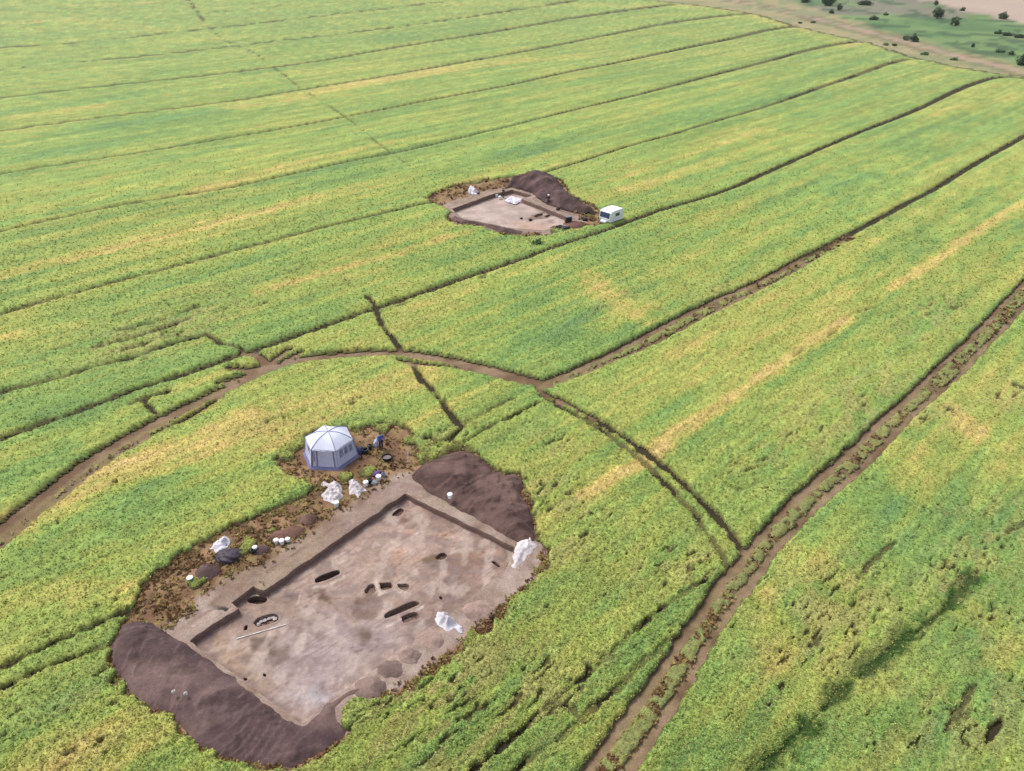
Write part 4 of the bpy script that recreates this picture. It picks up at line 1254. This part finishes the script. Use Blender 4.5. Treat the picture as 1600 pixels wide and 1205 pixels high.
def person(u, v, rz, label, jacket, trousers, hair_m, hat=None, arms=((.0, -.0), (.0, .0)), z=0.0, bend=0.0):
    x, y = at(u, v, z)
    root = empty('person', (x, y, z), rz)
    tag(root, label, 'person')
    # facing -Y; one body, fingers included
    V, E, R = [], [], []
    def add(p, r, par=None):
        V.append(p); R.append(r)
        if par is not None: E.append((par, len(V) - 1))
        return len(V) - 1
    pel = add((0, 0, .95), (.15, .11))
    ab = add((0, -.02 - bend * .2, 1.13), (.135, .10), pel)
    ch = add((0, -.02 - bend * .5, 1.33), (.165, .115), ab)
    nk = add((0, -.03 - bend * .75, 1.48), .06, ch)
    h0 = add((0, -.05 - bend * .9, 1.56), .075, nk)
    h1 = add((0, -.05 - bend, 1.65), (.085, .10), h0)
    h2 = add((0, -.04 - bend, 1.72), .06, h1)
    for s, k in ((-1, 0), (1, 1)):
        fwd, out = arms[k]
        hp = add((s * .10, 0, .90), .095, pel)
        kn = add((s * .12, -.04 + .06 * s, .50), .065, hp)
        an = add((s * .13, .02 + .08 * s, .09), .045, kn)
        add((s * .14, -.13 + .08 * s, .04), .04, an)
        sh = add((s * .20, -.02 - bend * .5, 1.40), .07, ch)
        el = add((s * (.27 + out * .1), -.02 - bend * .5 - fwd * .12, 1.13), .048, sh)
        wr = add((s * (.29 + out * .12), -.08 - bend * .5 - fwd * .32, .93 + fwd * .18), .034, el)
        pm = add((s * (.29 + out * .12), -.11 - bend * .5 - fwd * .38, .86 + fwd * .18), (.04, .022), wr)
        for q, ln in ((-1.5, .065), (-.5, .08), (.5, .075), (1.5, .06)):
            b = V[pm]
            f1 = add((b[0] + .004 * s, b[1] + q * .017, b[2] - .045), .009, pm)
            add((b[0] - .012 * s, b[1] + q * .017 - .01, b[2] - .045 - ln * .7), .008, f1)
        b = V[pm]
        t1 = add((b[0] - .01 * s, b[1] - .045, b[2] + .01), .010, pm)
        add((b[0] - .02 * s, b[1] - .06, b[2] - .03), .009, t1)
    skin_mesh('body', V, E, R, M_SKIN, root)
    # clothing follows the same joints
    def sub_skin(name, idx, grow, mt, cut_r=None):
        keep = {i: k for k, i in enumerate(idx)}
        vs_ = [V[i] for i in idx]
        es_ = [(keep[a], keep[b]) for a, b in E if a in keep and b in keep]
        rs_ = []
        for i in idx:
            r = R[i] if isinstance(R[i], tuple) else (R[i], R[i])
            rs_.append((r[0] + grow, r[1] + grow))
        skin_mesh(name, vs_, es_, rs_, mt, root)
    per = (len(V) - 7) // 2
    L0, R0 = 7, 7 + per
    sub_skin('jacket', [0, 1, 2, L0 + 4, L0 + 5, L0 + 6, R0 + 4, R0 + 5, R0 + 6], .028, jacket)
    sub_skin('trousers', [0, L0, L0 + 1, L0 + 2, R0, R0 + 1, R0 + 2], .022, trousers)
    bm = bmesh.new()
    bmesh.ops.create_icosphere(bm, subdivisions=3, radius=.118, matrix=Matrix.Translation((0, -.02 - bend, 1.70)))
    for q in list(bm.verts):
        if q.co.z < 1.62 or (q.co.y < -.09 - bend and q.co.z < 1.72):
            bm.verts.remove(q)
    bm_obj('hair', bm, hair_m, root, True)
    for s in (-1, 1):
        bm = bmesh.new()
        box(bm, (s * .135, -.05 + .08 * s, .05), (.10, .27, .10), 0, .03)
        bm_obj('shoe', bm, M_DARK, root)
        bm = bmesh.new()
        bmesh.ops.create_icosphere(bm, subdivisions=1, radius=.013, matrix=Matrix.Translation((s * .033, -.148 - bend, 1.655)))
        bm_obj('eye', bm, M_DARK, root)
    bm = bmesh.new()
    bmesh.ops.create_cone(bm, cap_ends=True, segments=8, radius1=.02, radius2=.008, depth=.05, matrix=Matrix.Translation((0, -.16 - bend, 1.625)) @ Matrix.Rotation(.5, 4, 'X'))
    bm_obj('nose', bm, M_SKIN, root, True)
    if hat:
        bm = bmesh.new()
        prof = [(.20, 1.705), (.125, 1.715), (.12, 1.80), (.08, 1.84), (.001, 1.845)]
        rr = [[bm.verts.new((r * math.cos(2 * math.pi * k / 20), -.045 - bend + r * math.sin(2 * math.pi * k / 20), z_)) for k in range(20)] for r, z_ in prof]
        for a, b in zip(rr[:-1], rr[1:]):
            for k in range(20):
                bm.faces.new((a[k], a[(k + 1) % 20], b[(k + 1) % 20], b[k]))
        bm_obj('hat', bm, hat, root, True)
    return root
M_BLUE = mat('blue_cloth', (.06, .12, .42), .8, .2, 6)
M_LBLUE = mat('pale_blue_cloth', (.42, .48, .62), .8, .12, 6)
M_TROU = mat('dark_cloth', (.025, .025, .04), .85, .25, 6)
M_DGREEN = mat('dark_green_cloth', (.03, .075, .05), .85, .25, 6)
M_HAIR = mat('dark_hair', (.03, .02, .014), .7, .3, 12)
person(596, 701, math.radians(25), 'person in a blue top and dark trousers standing right of the tent', M_BLUE, M_TROU, M_HAIR, arms=((.9, .3), (.3, .2)))
person(857, 320, math.radians(-30), 'person in black with a white sun hat at the foot of the tall heap', M_TROU, M_TROU, M_HAIR, hat=M_WHITE, arms=((.2, .1), (.6, .2)))
person(786, 309, math.radians(60), 'person in dark green at the back corner of the distant pit', M_DGREEN, M_TROU, M_HAIR, arms=((.4, .2), (.8, .2)), z=-.6)
sack('folded_sheet', 589, 698, .28, .22, .75, M_LBLUE, 'pale blue crumpled sheet standing beside the person in blue', 'sheet', .2, 0, 9)

# ------------------------------------------------------------------ things at the distant dig
M_BODY = mat('white_paint', (.80, .81, .85), .35, .03, 1.2)
M_GLASS = mat('dark_glass', (.035, .05, .12), .12, .2, 2, spec=.6)
M_RUB = mat('rubber', (.012, .012, .013), .8, .2, 8)
def caravan():
    fx, fy = at(945, 352)
    gx, gy = at(967, 344)
    d = np.array([gx - fx, gy - fy]); d /= np.hypot(*d)
    rz = math.atan2(d[1], d[0])                       # local +X runs to the back
    Wd, Ln, Ht, gc = 2.25, 3.3, 2.15, .42
    root = empty('caravan', (fx + d[0] * 1.65, fy + d[1] * 1.65 + .55, 0), rz)
    tag(root, 'small white boxy caravan with a big dark front window beside the distant dig', 'caravan')
    bm = bmesh.new()
    prof = [(-Ln / 2 - .04, gc), (-Ln / 2 - .10, gc + .62), (-Ln / 2 + .08, Ht - .22), (-Ln / 2 + .30, Ht - .02), (0, Ht + .05), (Ln / 2 - .2, Ht), (Ln / 2 - .02, Ht - .2), (Ln / 2, gc)]
    L_ = [bm.verts.new((a, -Wd / 2, b)) for a, b in prof]
    R_ = [bm.verts.new((a, Wd / 2, b)) for a, b in prof]
    n = len(prof)
    for i in range(n):
        j = (i + 1) % n
        bm.faces.new((L_[i], L_[j], R_[j], R_[i]))
    bm.faces.new(L_); bm.faces.new(list(reversed(R_)))
    bmesh.ops.bevel(bm, geom=[e for e in bm.edges], offset=.05, segments=2, affect='EDGES', clamp_overlap=True)
    body = bm_obj('body', bm, M_BODY, root)
    def pane(name, c, s, mt, bev=.03):
        bm = bmesh.new()
        box(bm, c, s, 0, bev)
        return bm_obj(name, bm, mt, root)
    # front window leans with the front
    bm = bmesh.new()
    a, b = Vector((-Ln / 2 - .10, 0, gc + .60)), Vector((-Ln / 2 + .08, 0, Ht - .20))
    q = (b - a).normalized()
    nrm = Vector((-q.z, 0, q.x))
    p0, p1 = a + q * .06 + nrm * .02, b - q * .04 + nrm * .02
    for k in (0, .03):
        pass
    vs_ = []
    for base in (p0, p1):
        for sy in (-.98, .98):
            vs_.append(bm.verts.new(base + Vector((0, sy, 0))))
            vs_.append(bm.verts.new(base + Vector((0, sy, 0)) - nrm * .05))
    bmesh.ops.convex_hull(bm, input=vs_)
    w = bm_obj('front_window', bm, M_GLASS, root)
    for s in (-1, 1):
        pane('side_window', (.1, s * (Wd / 2 + .004), 1.45), (1.0, .03, .5), M_GLASS, .012)
    pane('door', (1.05, -Wd / 2 - .006, 1.2), (.62, .03, 1.5), M_BODY, .012)
    pane('bumper', (-Ln / 2 - .05, 0, gc + .02), (.1, Wd - .1, .16), M_DARK, .03)
    pane('chassis', (0, 0, gc - .07), (Ln - .1, Wd - .5, .1), M_DARK, .02)
    pane('roof_hatch', (.3, 0, Ht + .07), (.6, .6, .07), M_BODY, .03)
    for s in (-1, 1):
        wheel = bpy.data.objects.new('wheel', None)
        COL.objects.link(wheel)
        wheel.parent = root
        wheel.location = (.25, s * (Wd / 2 - .12), .32)
        bm = bmesh.new()
        bmesh.ops.create_cone(bm, cap_ends=True, segments=28, radius1=.32, radius2=.32, depth=.2, matrix=Matrix.Rotation(math.pi / 2, 4, 'X'))
        bmesh.ops.bevel(bm, geom=bm.edges[:], offset=.03, segments=2, affect='EDGES', clamp_overlap=True)
        bm_obj('tyre', bm, M_RUB, wheel)
        bm = bmesh.new()
        bmesh.ops.create_cone(bm, cap_ends=True, segments=20, radius1=.19, radius2=.17, depth=.05, matrix=Matrix.Translation((0, s * .1, 0)) @ Matrix.Rotation(math.pi / 2, 4, 'X'))
        bm_obj('rim', bm, M_STEEL, wheel)
        bm = bmesh.new()
        box(bm, (-Ln / 2 - .06, s * .85, gc + .3), (.06, .22, .14), 0, .02)
        bm_obj('lamp', bm, M_STEEL, root)
    bm = bmesh.new()                                  # drawbar with a white gas locker on it
    tube(bm, (-Ln / 2, -.6, gc - .05), (-Ln / 2 - 1.1, 0, gc - .05), .05)
    tube(bm, (-Ln / 2, .6, gc - .05), (-Ln / 2 - 1.1, 0, gc - .05), .05)
    tube(bm, (-Ln / 2 - 1.1, 0, gc - .05), (-Ln / 2 - 1.3, 0, gc - .05), .06)
    tube(bm, (-Ln / 2 - 1.05, 0, 0), (-Ln / 2 - 1.05, 0, gc + .1), .035)
    bm_obj('drawbar', bm, M_DARK, root)
    pane('gas_locker', (-Ln / 2 - .48, -.15, gc + .18), (.5, 1.1, .34), M_BODY, .09)
caravan()

def crate():
    x, y = at(888, 349)
    r = empty('equipment_box', (x, y, 0), math.radians(18))
    tag(r, 'black upright equipment box at the right corner of the distant pit', 'box')
    bm = bmesh.new(); box(bm, (0, 0, .55), (1.0, .7, 1.06), 0, .04); bm_obj('body', bm, M_DARK, r)
    bm = bmesh.new(); box(bm, (0, 0, 1.11), (1.06, .76, .07), 0, .02); bm_obj('lid', bm, mat('lid_grey', (.16, .16, .18), .6, .1), r)
    for s in (-1, 1):
        bm = bmesh.new(); box(bm, (s * .52, 0, .7), (.04, .2, .06), 0, .01); bm_obj('handle', bm, M_STEEL, r)
crate()
FG = 'dark bags by the distant dig'
sack('bag', 874, 359, .75, .5, .65, M_DARK, 'black bag on the grass edge left of the larger black bag', 'bag', .3, 0, 21, FG)
sack('bag', 884, 361, .8, .5, .7, M_DARK, 'larger black bag lying on the grass below the black box', 'bag', -.2, 0, 22, FG)
sack('bag', 914, 345, .42, .35, .5, M_DARK, 'small dark bag between the black box and the caravan', 'bag', .2, 0, 23, FG)
sack('bag', 872, 329, .35, .3, .55, mat('brown_cloth', (.06, .04, .03), .85, .2), 'small brown bag on the lip of the distant pit', 'bag', .2, 0, 24, FG)
for u, v, lb in [(776, 308, 'white lidded bucket at the back left corner of the distant pit'), (781, 311, 'white lidded bucket in front of the person in dark green')]:
    b = bucket(u, v, M_WHITE, lb, 1.3, -.65, True)
    b['group'] = 'buckets at the distant pit'

# clods on the big heap
for (u, v, r, lb) in [(271, 1081, .13, 'pale lump of earth on the big spoil heap, left of its twin'), (290, 1084, .13, 'pale lump of earth on the big spoil heap, right of its twin')]:
    x, y = at(u, v, .7)
    bm = bmesh.new()
    bmesh.ops.create_icosphere(bm, subdivisions=2, radius=r)
    for q in bm.verts:
        q.co *= random.uniform(.8, 1.15)
    o = bm_obj('clod', bm, M_STONE)
    o.location = (x, y, .70)
    tag(o, lb, 'clod', 'pale clods on the big spoil heap')

# ------------------------------------------------------------------ trees and bushes in the far meadow
M_BARK = mat('bark', (.09, .065, .045), .9, .3, 5)
def tree(u, v, hgt, wid, label, trunk_h, nleaf=700, tone=1.0, name='meadow_tree', cat='tree', seed=0, flat=1.0, group='trees and bushes in the far meadow'):
    x, y = at(u, v)
    rs = np.random.default_rng(seed + 900)
    root = empty(name, (x, y, 0), rs.uniform(0, 6))
    tag(root, label, cat, group)
    bm = bmesh.new()
    top = Vector((0, 0, trunk_h + (hgt - trunk_h) * .45))
    bmesh.ops.create_cone(bm, cap_ends=True, segments=10, radius1=.05 * wid + .08, radius2=.02 * wid + .03, depth=top.z, matrix=Matrix.Translation(top / 2))
    nb = 6
    ctr = []
    for k in range(nb):
        a = 2 * math.pi * k / nb + rs.uniform(-.4, .4)
        e = Vector((math.cos(a) * wid * .33, math.sin(a) * wid * .33, trunk_h + (hgt - trunk_h) * rs.uniform(.12, .62)))
        tube(bm, (0, 0, trunk_h * .6 + .2 * rs.uniform(0, 1)), e, .04 + .008 * wid, 6)
        ctr.append((e.x, e.y, e.z, wid * rs.uniform(.20, .32)))
    bm_obj('trunk', bm, M_BARK, root)
    ctr.append((0, 0, hgt * .72, min(wid * .24, hgt * .3)))
    for k in range(4):                                      # suckers and low growth round the foot
        ctr.append((rs.uniform(-.38, .38) * wid, rs.uniform(-.38, .38) * wid, trunk_h * .5 + hgt * .12, wid * rs.uniform(.13, .2)))
    for k in range(5):
        ctr.append((rs.uniform(-.3, .3) * wid, rs.uniform(-.3, .3) * wid, trunk_h * .6 + (hgt - trunk_h) * rs.uniform(.05, .6), wid * rs.uniform(.14, .26)))
    ctr = np.array(ctr)
    ci = rs.integers(0, len(ctr), nleaf)
    d = rs.normal(size=(nleaf, 3))
    d /= np.linalg.norm(d, axis=1)[:, None]
    rad = ctr[ci, 3] * rs.uniform(.35, 1.1, nleaf) ** .6
    p = ctr[ci, :3] + d * rad[:, None] * np.array([1, 1, .8 * flat])
    p[:, 2] = np.clip(p[:, 2], .15, hgt)
    s = rs.uniform(.18, .34, nleaf) * (.6 + .09 * wid)
    t1 = rs.normal(size=(nleaf, 3)); t1 /= np.linalg.norm(t1, axis=1)[:, None]
    t2 = np.cross(t1, d); t2 /= np.linalg.norm(t2, axis=1)[:, None] + 1e-6
    v_ = np.stack([p - t1 * s[:, None], p + t2 * s[:, None] * .7, p + t1 * s[:, None], p - t2 * s[:, None] * .7], 1).reshape(-1, 3)
    base = C(.055, .100, .042) * tone
    c = base * rs.uniform(.6, 1.5, len(ctr))[ci][:, None] * rs.uniform(.75, 1.3, nleaf)[:, None]
    np_mesh('crown', v_, np.arange(nleaf * 4).reshape(-1, 4), M_TREE, np.repeat(c, 4, 0), smooth=False, parent=root)
    return root

TREES = [
 (1258,4,4.5,6.5,'rounded dark bush where the tan field edge leaves the top of the photo',.4,900,.95,1.0),
 (1294,9,6.0,9.5,'widest dark bush group at the top, right of the first rounded bush',.5,1300,.85,1.0),
 (1311,17,5.0,3.6,'slim tree with a visible trunk right of the widest dark bush',1.8,600,1.0,1.0),
 (1299,21,2.6,3.4,'small round bush in front of the widest dark bush',.3,400,.9,1.0),
 (1352,8,3.2,9.5,'long low dark bush at the top between two meadow clearings',.3,1100,.85,.7),
 (1365,31,2.4,5.0,'low scrubby bush in the grey brown part of the meadow',.2,500,.9,.8),
 (1384,24,1.6,3.0,'tiny olive shrub in the grey brown part of the meadow',.2,300,1.2,.8),
 (1462,9,5.0,3.0,'slender tree at the edge of the pink field, topmost of the middle trees',1.0,500,1.0,1.0),
 (1464,29,6.2,6.6,'tall loose crowned tree with a leaning trunk in mid meadow',1.8,1200,1.0,1.0),
 (1492,40,5.0,4.6,'dark compact tree right of and below the loose crowned tree',.8,800,.85,1.0),
 (1503,17,2.4,3.6,'small bush on the edge of the pink ploughed field',.2,400,.9,1.0),
 (1567,30,4.5,5.2,'dark tree on the edge of the pink field near the right side',.8,800,.85,1.0),
 (1427,65,4.2,4.6,'dark two part bush standing right on the tan track edge',.3,900,.85,1.0),
 (1415,63,2.4,3.0,'pale small bush leaning on the two part bush by the track',.2,400,1.5,1.0),
 (1560,53,2.2,4.0,'low dark bush at the left end of the hedge line in the meadow',.2,450,.8,.8),
 (1574,56,1.6,5.0,'middle low bush of the hedge line in the meadow',.2,450,.75,.7),
 (1592,59,1.6,5.0,'right hand low bush of the hedge line reaching the photo edge',.2,450,.75,.7),
 (1520,74,2.0,1.6,'tiny upright shrub in the lower meadow',.3,250,.9,1.0),
 (1580,86,1.6,3.0,'low dark shrub left of the big dark tree at the edge',.2,300,.8,.8),
 (1562,82,1.3,4.0,'flat olive shrub in the lower meadow right of the tiny shrub',.2,300,1.1,.7),
 (1599,102,5.2,6.0,'big dark tree cut by the right edge of the photo beside the track',.5,1300,.72,1.0),
 (1250,37,1.0,2.4,'grey green tuft bush left of the others on the tan margin',.1,220,1.5,.8),
 (1270,36,1.0,3.0,'grey green tuft bush in the middle of the tan margin',.1,220,1.4,.8),
 (1384,71,1.2,2.6,'grey green bush on the crop side of the track, below the pale margin',.1,220,1.5,.8),
 (1397,72,1.2,2.2,'round grey green bush right of its neighbour at the crop edge',.1,220,1.3,.8),
 (1445,86,1.2,3.5,'grey green bush at the crop edge under the mid track',.1,220,1.4,.8),
 (1490,94,1.0,3.0,'last grey green bush towards the right along the crop edge',.1,220,1.4,.8),
]
for i, (u, v, h, w, lb, th, nl, tn, fl) in enumerate(TREES):
    tree(u, v, h * .85, w * .82, lb, th * .6, nl, tn, 'meadow_tree' if h > 4 else 'meadow_bush', 'tree' if h > 4 else 'bush', i, fl)
# two weedy shrubs standing in the crop near the distant dig
tree(839, 384, 1.0, 1.6, 'dark green weed clump in the crop just below the distant dig', .1, 260, 1.3, 'weed_clump', 'bush', 41, 1.0, 'weed clumps in the crop')

# ------------------------------------------------------------------ haze: one closed box of thin air round everything
def haze():
    bm = bmesh.new()
    box(bm, (0, 2750, 24.0), (16000, 8900, 56.0))
    m = bpy.data.materials.new('haze_air')
    m.use_nodes = True
    nt = m.node_tree
    nt.nodes.remove(nt.nodes['Principled BSDF'])
    pv = nt.nodes.new('ShaderNodeVolumePrincipled')
    pv.inputs['Color'].default_value = (.86, .90, .96, 1)
    pv.inputs['Density'].default_value = .00008
    nt.links.new(pv.outputs[0], nt.nodes['Material Output'].inputs['Volume'])
    o = bm_obj('haze', bm, m)
    tag(o, kind='stuff')
haze()
